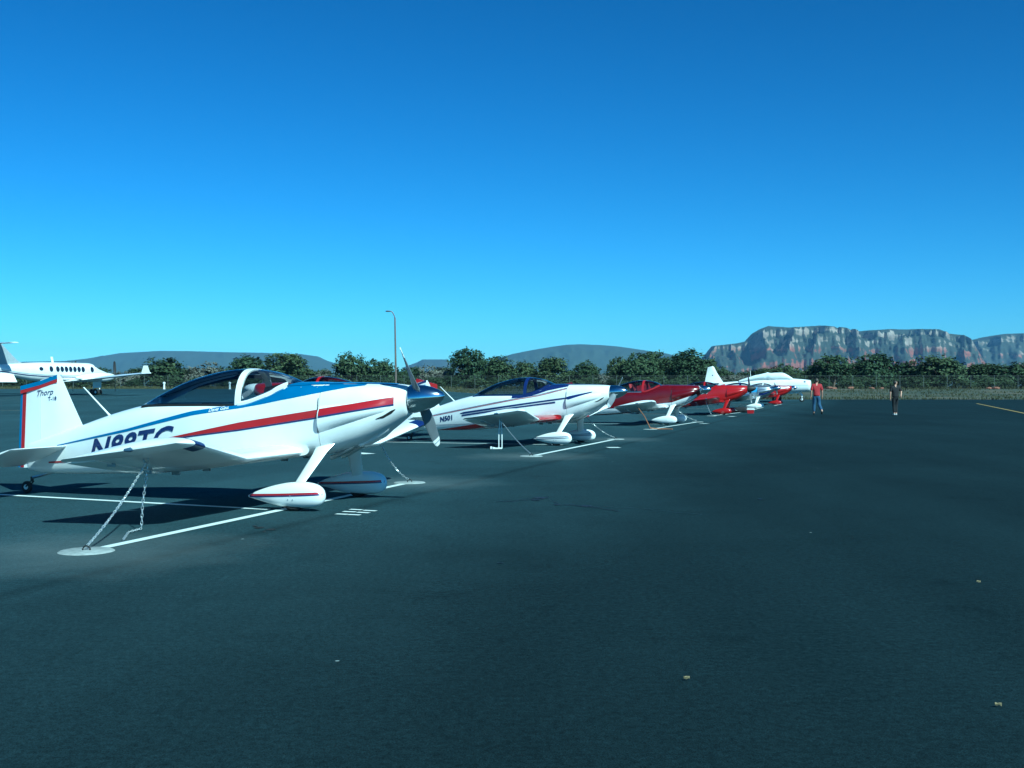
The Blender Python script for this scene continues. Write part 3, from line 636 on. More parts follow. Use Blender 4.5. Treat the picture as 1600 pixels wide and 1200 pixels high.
ax_ = sorted(set([-400, -200, -120, -90] + [-70 + 2 * i for i in range(71)] + [90, 120, 200, 400])); ts = [0, .1, .18, .25, .3] + [.3 + .7 * i / 40 for i in range(1, 41)]
mb = MB(); rows = []
for t in ts: rows.append([(x, -30 + (apron_edge(x) + 30) * t, ground_h(x, -30 + (apron_edge(x) + 30) * t)) for x in ax_])
mb.grid(rows); apron = mb.build('apron', M['asphalt'], None, fixn=False); tag(apron, 'dark asphalt aircraft apron', None, None, 'structure')
mb = MB(); rows = []; ts2 = [i / 10 for i in range(11)]
for t in ts2: rows.append([(x, (apron_edge(x) - .6) + (190 - apron_edge(x) + .6) * t, ground_h(x, max(apron_edge(x), (apron_edge(x) - .6) + (190 - apron_edge(x)) * t)) - (.06 if t == 0 else 0)) for x in ax_])
mb.grid(rows)
gx_ = [-9000, -3000, -1200, -400, 400, 1200, 3000, 9000]; gy_ = [189.5, 400, 1000, 2500, 5000, 9200]
mb.grid([[(x, y, 1.0 if y < 191 else .9) for x in gx_] for y in gy_])
mb.grid([[(x, y, -.08) for x in (-9000, -400)] for y in (-400, 100)] ); mb.grid([[(x, y, -.08 + (.98 if y > 180 else 0)) for x in (-9000, -399)] for y in (100, 189.6)]); mb.grid([[(x, y, -.08) for x in (399, 9000)] for y in (-400, 100)]); mb.grid([[(x, y, -.08 + (.98 if y > 180 else 0)) for x in (399, 9000)] for y in (100, 189.6)])
mb.grid([[(x, y, -.09) for x in (-401, 401)] for y in (-400, -29)])
gr = mb.build('ground', M['soil'], None, fixn=False, smooth_=True); tag(gr, 'dry scrub ground beyond the apron', None, None, 'structure')

def paint_strip(name, a, b, w, m, z=.006, n=8):
    a, b = Vector((*a, 0)), Vector((*b, 0)); d = (b - a).normalized(); s_ = Vector((-d.y, d.x, 0)) * w / 2; mb = MB(); rows = []
    for i in range(n + 1):
        p = a.lerp(b, i / n); rows.append([(p.x + s_.x * q, p.y + s_.y * q, ground_h(p.x, p.y) + z) for q in (-1, 1)])
    mb.grid(rows); o = mb.build(name, m, apron, smooth_=False, fixn=False); return o
for i in range(6):
    if i < 4: a, b = Vector((*PADNEAR[i], 0)), Vector((*PADFAR[i], 0))
    else:
        c = Vector((*P[i], 0)); a, b = c - Lv * 4.0 + Fv * .15, c + Lv * 3.2 + Fv * .15
    dv = (b - a).normalized(); a = a + dv * (.24 if i < 4 else 0); b = b - dv * (.24 if i < 4 else 0)
    paint_strip('painted_line', (a.x, a.y), (b.x, b.y), .11, M['line'])
    c = Vector((*P[i], 0)); q = c + Fv * (.0 if i else -.15) - Lv * (.62 if i == 0 else .5); e_ = q - Fv * 6.2
    if i == 0: e_ = Vector((*ground_pt(-60, 770), 0)); q = Vector((*ground_pt(420, 796.5), 0))
    paint_strip('painted_line', (q.x, q.y), (e_.x, e_.y), .10, M['line'], .0055)
    # stall number, painted flat
    s0 = c - Lv * .95 + Fv * 1.25
for k, (x0, y0, x1, y1) in enumerate(((525, 803.6, 543, 804.4), (544, 804.6, 563, 805.4), (536, 799.8, 556, 800.6), (558, 801, 577, 802), (547, 796.4, 566, 797.4), (568, 798, 588, 799), (551, 707.6, 578, 709.6), (949, 699.6, 968, 699.4), (1095, 662.2, 1106, 662), (1140, 651, 1147, 650.6))):
    a, b = ground_pt(x0, y0), ground_pt(x1, y1); paint_strip('painted_stall_mark', a, b, .07 if k < 6 else .30, M['line'], .006, 2)
paint_strip('yellow_taxi_line', ground_pt(1526, 630.5), ground_pt(1640, 654), .16, M['yellow'], .006, 10)
paint_strip('yellow_taxi_line', (-60, 58), (at(60, 60), 60.5), .16, M['yellow'], .02, 14)
# cracks, oil spots and litter
def blot(name, cx, cy, rx, ry, m, z, seed, n=22):
    r_ = random.Random(seed); mb = MB(); v = []
    for k in range(n):
        a = 2 * math.pi * k / n; q = .55 + .7 * r_.random(); v.append((cx + rx * q * math.cos(a), cy + ry * q * math.sin(a), z))
    mb.add(v + [(cx, cy, z)], [(k, (k + 1) % n, n) for k in range(n)]); mb.build(name, m, apron, smooth_=False, fixn=False)
for k, (px, py, w, h) in enumerate(((405, 825, 9, 1.2), (424, 828, 8, 1.0), (398, 822.5, 5, .7), (413, 831, 4, .5), (846, 778.5, 12, 1.6), (870, 789, 6, .8), (916, 791.5, 11, 1.0), (1188, 780.5, 4, .8), (782, 881, 6, .6), (838, 782, 8, .9))):
    x, y = ground_pt(px, py); blot('oil_spot' if k < 4 else 'crack_patch', x, y, w / FPX * y, h * y * y / (FPX * CAMH), M['crack'], .005 + .0003 * k, 40 + k)
def crack(pts, w, seed):
    r_ = random.Random(seed); mb = MB(); rows = []; wp = [Vector((*ground_pt(*p), .0045)) for p in pts]
    for a, b in zip(wp[:-1], wp[1:]):
        for i in range(7):
            p = a.lerp(b, i / 7) + Vector((r_.uniform(-.02, .02), r_.uniform(-.10, .10), 0)); ww = w * r_.uniform(.3, 1.2); rows.append([tuple(p + Vector((0, ww, 0))), tuple(p - Vector((0, ww, 0)))])
    mb.grid(rows); mb.build('crack', M['crack'], apron, smooth_=False, fixn=False)
crack([(772, 785), (800, 784), (832, 780), (852, 777), (872, 788), (900, 790), (925, 792), (975, 800)], .022, 3); crack([(925, 791), (1010, 796), (1110, 806)], .008, 4); crack([(560, 800), (700, 745), (830, 716)], .010, 5)
for k, (px, py) in enumerate(((1073, 1064), (1560, 1106), (1529, 912))):
    x, y = ground_pt(px, py); r_ = random.Random(k); mb = MB(); s_ = .008
    mb.grid([[(x + (i - 2) * s_ * .9, y + (j - 1) * s_ * (1 - abs(i - 2) * .4), .006 + .012 * abs(j - 1) + r_.uniform(0, .008)) for j in range(3)] for i in range(5)])
    tag(mb.build('dry_leaf', M['leafdry'], None, fixn=False), 'small curled dry leaf lying on the bare asphalt', 'leaf', 'litter on the apron')

# ------------------------------------------------------------------ things lying by the red airplane
bx0 = ground_pt(1158, 644.6); bag = empty('duffel_bag', (*bx0, .004), RZ); tag(bag, 'black duffel bag on the ground beside the all red airplane', 'bag')
mb = MB(); mb.loft([[(x, .13 * w * spow(math.cos(a), .7), .14 + .14 * w * spow(math.sin(a), .7)) for a in [2 * math.pi * k / 16 for k in range(16)]] for x, w in ((-.34, .8), (-.31, .97), (-.15, 1), (.15, 1), (.31, .97), (.34, .8))]); mb.build('body', M['bag'], bag)
mb = MB()
for s_ in (-.06, .06): mb.tube([(-.15, s_, .27), (-.08, s_, .34), (.08, s_, .34), (.15, s_, .27)], .012, 6)
mb.build('handle', M['bag'], bag)
cx0 = ground_pt(1173, 646); ob = empty('cooler', (*cx0, .004), RZ); tag(ob, 'small cool box with red body and white lid beside the black bag', 'cooler')
mb = MB(); mb.loft([[(x * w, y * w, z) for x, y in ((-.17, -.11), (.17, -.11), (.17, .11), (-.17, .11))] for z, w in ((0, .92), (.18, 1))]); mb.build('body', M['red'], ob, auto=20)
mb = MB(); mb.loft([[(x * w, y * w, z) for x, y in ((-.18, -.12), (.18, -.12), (.18, .12), (-.18, .12))] for z, w in ((.182, 1), (.23, 1), (.25, .9))]); mb.build('lid', M['white'], ob, auto=20)
mb = MB(); mb.tube([(-.185, 0, .17), (-.185, 0, .28), (.185, 0, .28), (.185, 0, .17)], .01, 6); mb.build('handle', M['white'], ob)

# ------------------------------------------------------------------ covered white trainer at the end of the row
tx, ty = at(1253, 98.0), 98.0
big = empty('airplane', (tx, ty, 0), RZ); tag(big, 'large white airplane with tricycle gear at the far end of the row', 'airplane')
BF = Body([(.75, 1.86, .98, .44, 2.6), (.70, 1.90, .93, .50, 2.6), (.2, 1.97, .86, .56, 2.5), (-.8, 2.05, .80, .60, 2.5), (-1.8, 2.08, .80, .60, 2.4), (-3.4, 2.0, .86, .55, 2.3), (-5.0, 1.86, 1.02, .40, 2.2), (-6.8, 1.72, 1.22, .2, 2.1), (-8.2, 1.64, 1.36, .06, 2)])
mb = MB(); mb.loft(BF.rings([.75, .70, .5, .2, -.3, -.8, -1.3, -1.8, -2.6, -3.4, -4.2, -5, -6, -6.8, -7.5, -8.2])); fo = mb.build('fuselage', M['white'], big, auto=50)
mb = MB(); mb.lathe([(0, .0), (0, .30), (.02, .38), (-.03, .44)], (.752, 0, 1.42), (1, 0, 0), 24); mb.build('nose_ring', M['offwhite'], fo)
mb = MB(); 
for sg in (-1, 1): BF.band(mb, [(-1.2, 1.44, 1.455), (.55, 1.44, 1.455)], sg, .005)
mb.build('cowl_line', M['grey'], fo)
mb = MB(); bird = [(-.12, .10), (-.04, .02), (-.10, -.06), (0, -.02), (.06, -.14), (.06, 0), (.14, .02), (.05, .06), (.02, .14), (-.02, .06)]
mb.add([BF.side(.25 + a, 1.74 + b, -1, .008) for a, b in bird] , [tuple(range(len(bird)))]); mb.build('nose_emblem', M['navy'], fo, smooth_=False)
BT = Body([(-.75, 2.06, 1.9, .42, 2.4), (-1.2, 2.35, 1.9, .52, 2.4), (-1.6, 2.56, 1.9, .55, 2.4), (-2.2, 2.55, 1.9, .56, 2.4), (-2.75, 2.56, 1.9, .56, 2.4), (-2.95, 2.61, 1.9, .5, 2.3), (-3.15, 2.52, 1.9, .5, 2.3), (-4.0, 2.35, 1.86, .45, 2.3), (-4.8, 2.1, 1.75, .36, 2.3), (-5.4, 1.9, 1.70, .30, 2.3)])
mb = MB(); rows = BT.rings([-.75 - 4.65 * i / 40 for i in range(41)], 28)
rows = [[Vector(p) * 1 + Vector((0, 0, .03 * noise.noise(Vector(p) * 2.2))) for p in r_] for r_ in rows]; mb.loft(rows)
cv = mb.build('canopy_cover', M['canvas'], None, auto=70); cv.location = big.location; cv.rotation_euler = big.rotation_euler
tag(cv, 'white canvas cover drawn over the canopy of the large white airplane', 'canvas cover')
mb = MB(); rg_ = []
for z, a, b in ((1.55, -6.7, -8.45), (2.0, -7.0, -8.40), (2.6, -7.38, -8.27), (3.0, -7.62, -8.20), (3.08, -7.75, -8.18)):
    rg_.append([(a + (b - a) * q, .07 * math.sqrt(q) * (1 - q) * 2 + .006, z + .08 * (1 - q) * (z > 2.9)) for q in [k / 6 for k in range(7)]] + [(a + (b - a) * q, -.07 * math.sqrt(q) * (1 - q) * 2 - .006, z + .08 * (1 - q) * (z > 2.9)) for q in [k / 6 for k in range(6, -1, -1)]])
mb.loft(rg_); fb = mb.build('fin', M['white'], big, auto=40)
mb = MB(); mb.lathe([(0, 0), (0, .055), (.01, .05)], (-7.75, -.06, 2.35), (0, -1, 0), 12); mb.build('tail_mark', M['navy'], fb)
for sg in (-1, 1):
    mb = MB(); mb.loft([foil(-1.2 - .25 * q, sg * (.4 + 4.6 * q), .98 + .42 * q, 1.9 - .6 * q, R(2), 1.1) for q in (0, .5, .95, 1)]); mb.build('wing', M['white'], big, auto=40)
    mb = MB(); mb.loft([foil(-7.1 - .2 * q, sg * (.1 + 1.9 * q), 1.66, 1.0 - .25 * q, 0, .8) for q in (0, .5, 1)]); mb.build('tailplane', M['white'], big, auto=40)
    gl = empty('main_gear'); gl.parent = big
    mb = MB(); mb.tube([(-2.2, sg * 1.5, 1.0), (-2.15, sg * 1.5, .3)], .05, 10); mb.build('leg', M['white'], gl)
    mb = MB(); mb.lathe([(-.09, .1), (-.09, .26), (-.05, .31), (.05, .31), (.09, .26), (.09, .1)], (-2.15, sg * 1.62, .31), (0, 1, 0), 20); mb.build('tyre', M['rubber'], gl)
ng = empty('nose_gear'); ng.parent = big
mb = MB(); mb.tube([(-.25, 0, .95), (-.1, 0, .80), (0, 0, .62), (0, 0, .42)], .06, 10); mb.tube([(0, -.10, .46), (0, -.10, .22)], .03, 8); mb.tube([(0, .10, .46), (0, .10, .22)], .03, 8); mb.tube([(0, -.10, .45), (0, .10, .45)], .03, 8); mb.tube([(-.6, 0, .92), (-.02, 0, .58)], .035, 8); mb.build('leg', M['white'], ng)
mb = MB(); mb.lathe([(-.07, .1), (-.075, .17), (-.04, .23), (.04, .23), (.075, .17), (.07, .1)], (0, 0, .23), (0, 1, 0), 20); mb.build('tyre', M['rubber'], ng)
mb = MB(); mb.lathe([(-.078, 0), (-.078, .10), (.078, .10), (.078, 0)], (0, 0, .23), (0, 1, 0), 16); mb.build('hub', M['white'], ng)
for q in ((-.5, 1.0), (-.95, .96)): 
    mb = MB(); mb.loft([[(q[0] + a, y * w, q[1] - .25 + b) for y, b in ((-.3, .2), (.3, .2), (.24, 0), (-.24, 0))] for a, w in ((-.22, .7), (0, 1), (.22, .75))]); mb.build('belly_scoop', M['offwhite'], big, auto=30)
mb = MB(); mb.tube([(-4.4, 0, 2.15), (-4.45, 0, 2.75)], .02, 6); mb.build('antenna', M['white'], big)

# ------------------------------------------------------------------ twin turboprop on the far left
KH = R(63); kf = Vector((math.cos(KH), math.sin(KH), 0)); kr = Vector((kf.y, -kf.x, 0))
kg = Vector((at(146, 96), 96, 0)); kc = kg - kr * 2.6; kz = ground_h(kg.x, kg.y)
ka = empty('twin_engine_airplane', (kc.x, kc.y, kz), KH); tag(ka, 'white twin turboprop airplane with a row of oval windows and a T tail', 'airplane')
KF = Body([(4.3, 1.76, 1.62, .05, 2), (3.9, 1.96, 1.42, .28, 2), (3.2, 2.18, 1.25, .48, 2.1), (2.6, 2.40, 1.18, .60, 2.2), (2.1, 2.72, 1.15, .68, 2.3), (1.5, 2.80, 1.14, .70, 2.35), (-3.2, 2.78, 1.14, .70, 2.35), (-4.6, 2.72, 1.26, .62, 2.3), (-6.4, 2.60, 1.60, .42, 2.2), (-8.2, 2.48, 1.95, .2, 2), (-9.4, 2.36, 2.12, .06, 2)])
mb = MB(); mb.loft(KF.rings([4.3, 4.15, 3.9, 3.55, 3.2, 2.9, 2.6, 2.35, 2.1, 1.8, 1.5, .5, -.6, -1.8, -3.2, -3.9, -4.6, -5.5, -6.4, -7.3, -8.2, -9, -9.4])); kfu = mb.build('fuselage', M['white'], ka, auto=50)
for x in (1.62, .62, .17, -.28, -.73, -1.18, -1.63, -2.08, -2.75, -3.75):
    for sg in (-1, 1):
        mb = MB(); rr = (.19, .25) if x > -3 else (.2, .16); rows = []
        for f in (0, .5, 1.0): rows.append([KF.side(x + rr[0] * f * math.cos(a), 2.22 + rr[1] * f * math.sin(a) , sg, .012) for a in [2 * math.pi * k / 16 for k in range(16)]])
        mb.grid(rows, 0, True); mb.build('window', M['window'], kfu)
mb = MB(); KF.over(mb, [(2.05, 2.50), (2.55, 2.34)], .012); mb.build('windscreen', M['window'], kfu)
for (lo, hi, cc) in ((1.66, 1.71, 'grey'), (1.52, 1.60, 'navy')):
    mb = MB()
    for sg in (-1, 1): KF.band(mb, [(-7.5, lo + .42, hi + .42), (-5, lo + .12, hi + .12), (-3, lo, hi), (1.8, lo - .02, hi - .03)], sg, .010)
    mb.build('paint_stripe', M[cc], kfu)
for sg in (-1, 1):
    mb = MB(); mb.loft([foil(.75 - .55 * q, sg * (.55 + 8.5 * q), 1.24 + .62 * q, 2.3 - 1.2 * q, R(3), 1.15 - .2 * q) for q in (0, .25, .5, .75, .97, 1.0)]); kw = mb.build('wing', M['white'], ka, auto=40)
    mb = MB(); mb.loft([foil(.12 - .42 * q, sg * (9.02 + .12 * q), 1.82 + .62 * q, 1.02 - .55 * q, R(3), .05) for q in (0, .5, 1)])
    mb.loft([[(.12 - .42 * q - c * (1.02 - .55 * q), sg * (9.04 + .12 * q) + t_, 1.82 + .65 * q) for c, t_ in ((0, 0), (.3, .04), (1, 0), (.3, -.04))] for q in (0, .5, 1)]); mb.build('winglet', M['white'], kw, auto=40)
    KN = Body([(2.25, 1.78, 1.46, .17, 2), (1.9, 1.88, 1.28, .30, 2.1), (1.2, 1.94, 1.16, .38, 2.2), (0, 1.92, 1.14, .38, 2.2), (-1.0, 1.78, 1.22, .28, 2.1), (-1.9, 1.55, 1.36, .08, 2)])
    mb = MB(); mb.loft([[(x, y + sg * 2.6, z) for x, y, z in r_] for r_ in KN.rings([2.25, 2.1, 1.9, 1.55, 1.2, .6, 0, -.5, -1, -1.5, -1.9], 22)]); kn = mb.build('engine_nacelle', M['white'], ka, auto=50)
    mb = MB(); mb.lathe([(0, .17), (.2, .14), (.4, .06), (.46, 0)], (2.255, sg * 2.6, 1.62), (1, 0, 0), 16); mb.build('spinner', M['chrome'], kn)
    for k in range(4):
        a = R(2 + 90 * k); mb = MB(); blade_mesh(mb, (2.38, sg * 2.6, 1.62), (1, 0, 0), (0, math.sin(a), math.cos(a)), 1.33, False); mb.build('propeller_blade', M['black'], kn)
    gg = empty('main_gear'); gg.parent = ka
    mb = MB(); mb.tube([(0, sg * 2.6, 1.2), (0, sg * 2.6, .3)], .06, 10); mb.build('leg', M['offwhite'], gg)
    mb = MB(); mb.loft([[(.45 - .9 * q, sg * (2.6 + .45), z) for q in (0, 1)] + [(.45 - .9 * q, sg * (2.6 + .43), z) for q in (1, 0)] for z in (1.15, .62)]); mb.build('gear_door', M['offwhite'], gg, smooth_=False)
    for o_ in (-.16, .16):
        mb = MB(); mb.lathe([(-.07, .1), (-.08, .2), (-.05, .27), (.05, .27), (.08, .2), (.07, .1)], (0, sg * 2.6 + o_, .27), (0, 1, 0), 18); mb.build('tyre', M['rubber'], gg)
        mb = MB(); mb.lathe([(-.082, 0), (-.082, .11), (.082, .11), (.082, 0)], (0, sg * 2.6 + o_, .27), (0, 1, 0), 14); mb.build('hub', M['white'], gg)
    mb = MB(); mb.loft([foil(-7.2 - .5 * q, sg * (.05 + 2.7 * q), 4.20 + .03 * q, 1.35 - .5 * q, 0, .7) for q in (0, .5, .97, 1)]); mb.build('tailplane', M['white'], ka, auto=40)
gg = empty('nose_gear'); gg.parent = ka
mb = MB(); mb.tube([(3.0, 0, 1.3), (3.1, 0, .3)], .05, 8); mb.build('leg', M['white'], gg)
mb = MB(); mb.lathe([(-.08, .08), (-.09, .18), (-.05, .25), (.05, .25), (.09, .18), (.08, .08)], (3.1, 0, .25), (0, 1, 0), 18); mb.build('tyre', M['rubber'], gg)
mb = MB(); rg_ = []
for z, a, b in ((2.3, -4.3, -8.3), (2.62, -5.0, -8.3), (2.9, -5.6, -8.4), (4.15, -7.05, -8.95), (4.22, -7.1, -8.9)):
    rg_.append([(a + (b - a) * q, .14 * math.sqrt(q) * (1 - q) * 2 + .01, z) for q in [k / 6 for k in range(7)]] + [(a + (b - a) * q, -.14 * math.sqrt(q) * (1 - q) * 2 - .01, z) for q in [k / 6 for k in range(6, -1, -1)]])
mb.loft(rg_); mb.build('fin', M['grey'], ka, auto=40)
for sg in (-1, 1):
    mb = MB(); mb.loft([[(-6.2 + a, sg * (.25 + .5 * q) + b, 1.85 - .75 * q) for a, b in ((0, 0), (-.9, .03), (-2.3, 0), (-.9, -.03))] for q in (0, 1)]); mb.build('ventral_fin', M['white'], ka, auto=40)
mb = MB(); mb.loft([[(-2.0 - .12 * q + a, b, 2.77 + .5 * q) for a, b in ((.10, 0), (0, .02), (-.14, 0), (0, -.02))] for q in (0, 1)]); mb.build('antenna', M['white'], ka)
mb = MB(); mb.lathe([(0, .08), (.10, .07), (.16, .0)], (.4, 0, 2.79), (0, 0, 1), 10); mb.build('beacon', M['black'], ka)
ch = empty('wheel_chock', (*(kg + kf * .55).xy, kz)); tag(ch, 'yellow wheel chock against the tyre of the twin turboprop', 'wheel chock')
mb = MB(); mb.loft([[(x, y, z) for x, z in ((-.12, 0), (.12, 0), (.02, .16), (-.02, .16))] for y in (-.35, .35)]); mb.build('wedge', M['yellow'], ch, smooth_=False)
mb = MB(); mb.tube([(0, .35, .1), (.1, .5, .02), (.3, .6, .015)], .012, 6); mb.build('pull_rope', M['rope'], ch)

# ------------------------------------------------------------------ people
def skin_mesh(name, joints, edges, material, parent, sub=2):
    """joints: name -> (x, y, z, rx[, ry]); first joint is the root"""
    ks = list(joints); me = bpy.data.meshes.new(name); me.from_pydata([joints[k][:3] for k in ks], [(ks.index(a), ks.index(b)) for a, b in edges], [])
    o = bpy.data.objects.new(name, me); col.objects.link(o); md = o.modifiers.new('skin', 'SKIN'); md.use_smooth_shade = True
    for i, k in enumerate(ks):
        sv = me.skin_vertices[0].data[i]; j = joints[k]; sv.radius = (j[3], j[4] if len(j) > 4 else j[3]); sv.use_root = (i == 0)
    s_ = o.modifiers.new('sub', 'SUBSURF'); s_.levels = sub; s_.render_levels = sub
    dg = bpy.context.evaluated_depsgraph_get(); m2 = bpy.data.meshes.new_from_object(o.evaluated_get(dg)); bpy.data.objects.remove(o); bpy.data.meshes.remove(me)
    m2.name = name; m2.materials.clear(); m2.materials.append(material)
    for p in m2.polygons: p.use_smooth = True
    r = bpy.data.objects.new(name, m2); col.objects.link(r); r.parent = parent; return r
def person(loc, rz, label, pose, shirt, legs, shoes, hair, sleeve=.9, scale=1.0, stout=1.0):
    root = empty('person', loc, rz); tag(root, label, 'person', 'people walking on the apron'); root.scale = (scale,) * 3
    J = pose; w = stout
    body = {'hip': (*J['hip'], .125 * w, .10 * w), 'waist': (*J['waist'], .12 * w, .09 * w), 'chest': (*J['chest'], .15 * w, .105 * w), 'neck0': (*J['neck'], .06), 'neck1': (*(Vector(J['neck']).lerp(Vector(J['head']), .45)), .052), 'head0': (*J['head'], .074, .086), 'head1': (*(Vector(J['head']) + Vector((0, 0, .10))), .070, .082)}
    E_ = [('hip', 'waist'), ('waist', 'chest'), ('chest', 'neck0'), ('neck0', 'neck1'), ('neck1', 'head0'), ('head0', 'head1')]
    for s_ in 'LR':
        body.update({'sh' + s_: (*J['sh' + s_], .062), 'el' + s_: (*J['el' + s_], .043), 'wr' + s_: (*J['wr' + s_], .030), 'hp' + s_: (*J['hp' + s_], .085), 'kn' + s_: (*J['kn' + s_], .058), 'an' + s_: (*J['an' + s_], .042), 'toe' + s_: (*J['toe' + s_], .036)})
        E_ += [('chest', 'sh' + s_), ('sh' + s_, 'el' + s_), ('el' + s_, 'wr' + s_), ('hip', 'hp' + s_), ('hp' + s_, 'kn' + s_), ('kn' + s_, 'an' + s_), ('an' + s_, 'toe' + s_)]
        wv = Vector(J['wr' + s_]); d = (wv - Vector(J['el' + s_])).normalized(); a = Vector((0, 1, 0)); a = (a - d * a.dot(d)).normalized(); b = d.cross(a)
        pm = wv + d * .085; body['pm' + s_] = (*pm, .034, .022); E_.append(('wr' + s_, 'pm' + s_))
        for k, (o_, l_) in enumerate(((.026, .075), (.009, .085), (-.009, .080), (-.026, .062))):
            p1 = pm + a * o_ + d * .02; p2 = p1 + d * l_ * .6 + b * .008; p3 = p2 + d * l_ * .4 + b * .02
            for q, pp in enumerate((p1, p2, p3)): body['f%s%d%d' % (s_, k, q)] = (*pp, .009)
            E_ += [('pm' + s_, 'f%s%d0' % (s_, k)), ('f%s%d0' % (s_, k), 'f%s%d1' % (s_, k)), ('f%s%d1' % (s_, k), 'f%s%d2' % (s_, k))]
        t1 = wv + d * .045 + a * .045; t2 = t1 + d * .05 + a * .015
        body['t1' + s_] = (*t1, .011); body['t2' + s_] = (*t2, .009); E_ += [('wr' + s_, 't1' + s_), ('t1' + s_, 't2' + s_)]
    skin_mesh('body', body, E_, M['skin'], root, 1)
    hd = Vector(J['head']) + Vector((0, 0, .045)); fd = Vector(J['face']).normalized(); sd = fd.cross(Vector((0, 0, 1)))
    def ell(c, rx, ry, rz_, cut=None, n=16, m=10):
        mb = MB(); rows = []
        for i in range(m + 1):
            th = math.pi * i / m; rows.append([tuple(Vector(c) + sd * (rx * math.sin(th) * math.cos(2 * math.pi * k / n)) + fd * (ry * math.sin(th) * math.sin(2 * math.pi * k / n)) + Vector((0, 0, rz_ * math.cos(th)))) for k in range(n)])
        mb.grid(rows, 0, True); return mb
    ell(hd, .076, .094, .118).build('head', M['skin'], root)
    h_ = ell(hd - fd * .022 + Vector((0, 0, .022)), .083, .090, .108); h_.build('hair', M[hair], root)
    mb = MB(); mb.loft([[tuple(hd + fd * (.088 + a) + sd * b * .014 + Vector((0, 0, z))) for a, b in ((0, -1), (e, 0), (0, 1))] for z, e in ((.02, .006), (-.012, .026), (-.024, .010))]); mb.build('nose', M['skin'], root)
    for s_ in (-1, 1):
        ell(hd + sd * s_ * .030 + fd * .082 + Vector((0, 0, .012)), .011, .010, .008, n=8, m=6).build('eye', M['black'], root)
        ell(hd + sd * s_ * .078 - Vector((0, 0, .005)), .010, .02, .032, n=8, m=6).build('ear', M['skin'], root)
    ell(hd + fd * .084 - Vector((0, 0, .052)), .024, .010, .007, n=8, m=6).build('mouth', M['redseat'], root)
    sh = {'belly': (*(Vector(J['hip']) + Vector((0, 0, -.07))), .172 * w, .135 * w), 'hipline': (*(Vector(J['hip']) + Vector((0, 0, .05))), .168 * w, .132 * w), 'waist': (*J['waist'], .155 * w, .12 * w), 'chest': (*J['chest'], .185 * w, .13 * w), 'neck': (*(Vector(J['neck']) - Vector((0, 0, .035))), .085, .075)}
    se = [('belly', 'hipline'), ('hipline', 'waist'), ('waist', 'chest'), ('chest', 'neck')]
    for s_ in 'LR':
        sh['s' + s_] = (*J['sh' + s_], .085); e_ = Vector(J['sh' + s_]).lerp(Vector(J['el' + s_]), sleeve); m_ = Vector(J['sh' + s_]).lerp(Vector(J['el' + s_]), sleeve * .5)
        sh['m' + s_] = (*m_, .075); sh['e' + s_] = (*e_, .072); se += [('chest', 's' + s_), ('s' + s_, 'm' + s_), ('m' + s_, 'e' + s_)]
    skin_mesh('shirt', sh, se, M[shirt], root, 2)
    tr = {'hip': (*J['hip'], .155 * w, .12 * w), 'top': (*(Vector(J['hip']).lerp(Vector(J['waist']), .6)), .14 * w, .11 * w)}; te = [('hip', 'top')]
    for s_ in 'LR':
        a_ = Vector(J['kn' + s_]).lerp(Vector(J['an' + s_]), .90)
        tr['h' + s_] = (*J['hp' + s_], .105 * w, .115 * w); tr['k' + s_] = (*J['kn' + s_], .080); tr['a' + s_] = (*a_, .070); te += [('hip', 'h' + s_), ('h' + s_, 'k' + s_), ('k' + s_, 'a' + s_)]
    skin_mesh('trousers', tr, te, M[legs], root, 2)
    for s_ in 'LR':
        an, to = Vector(J['an' + s_]), Vector(J['toe' + s_]); dr = (to - an); hl = an - Vector((dr.x, dr.y, 0)) * .35 + Vector((0, 0, -.035))
        skin_mesh('shoe', {'h': (*hl, .042, .045), 'm': (*an.lerp(to, .5), .048, .045), 't': (*(to + dr * .12), .042, .032)}, [('h', 'm'), ('m', 't')], M[shoes], root, 1)
    return root
# mid-stride, back to the camera; +y is where they walk
man = dict(hip=(0, 0, .93), waist=(0, .01, 1.10), chest=(0, .02, 1.30), neck=(0, .03, 1.46), head=(.01, .05, 1.56), face=(.25, 1, -.1), shL=(-.19, .02, 1.40), elL=(-.25, -.05, 1.13), wrL=(-.26, .03, .90), shR=(.19, .02, 1.40), elR=(.26, .0, 1.13), wrR=(.27, .10, .91),
    hpL=(-.09, 0, .88), knL=(-.10, .10, .49), anL=(-.11, .08, .085), toeL=(-.12, .24, .045), hpR=(.09, 0, .88), knR=(.12, .05, .50), anR=(.20, -.32, .19), toeR=(.20, -.22, .06))
wom = dict(hip=(0, 0, .93), waist=(0, 0, 1.10), chest=(0, .01, 1.30), neck=(0, .02, 1.46), head=(.01, .03, 1.56), face=(.85, .45, 0), shL=(-.18, .01, 1.40), elL=(-.25, -.03, 1.13), wrL=(-.24, .02, .90), shR=(.18, .01, 1.40), elR=(.27, -.06, 1.16), wrR=(.22, -.20, 1.00),
    hpL=(-.08, 0, .88), knL=(-.06, .05, .49), anL=(-.05, -.02, .085), toeL=(-.06, .13, .045), hpR=(.08, 0, .88), knR=(.06, .08, .50), anR=(.05, .02, .085), toeR=(.05, -.14 + .30, .045))
px_ = ground_pt(1276, 648.2); py_ = ground_pt(1399, 649.2)
person((px_[0], px_[1], 0), R(-6), 'person in a red shirt and blue jeans walking away in mid-stride', man, 'shirt_red', 'denim', 'shoe', 'greyhair', 1.0, 1.02, 1.06)
person((py_[0], py_[1], 0), R(-4), 'person dressed all in black with pale shoes walking on open asphalt', wom, 'shirt_black', 'shirt_black', 'shoe_white', 'hair', .95, .96, 1.08)

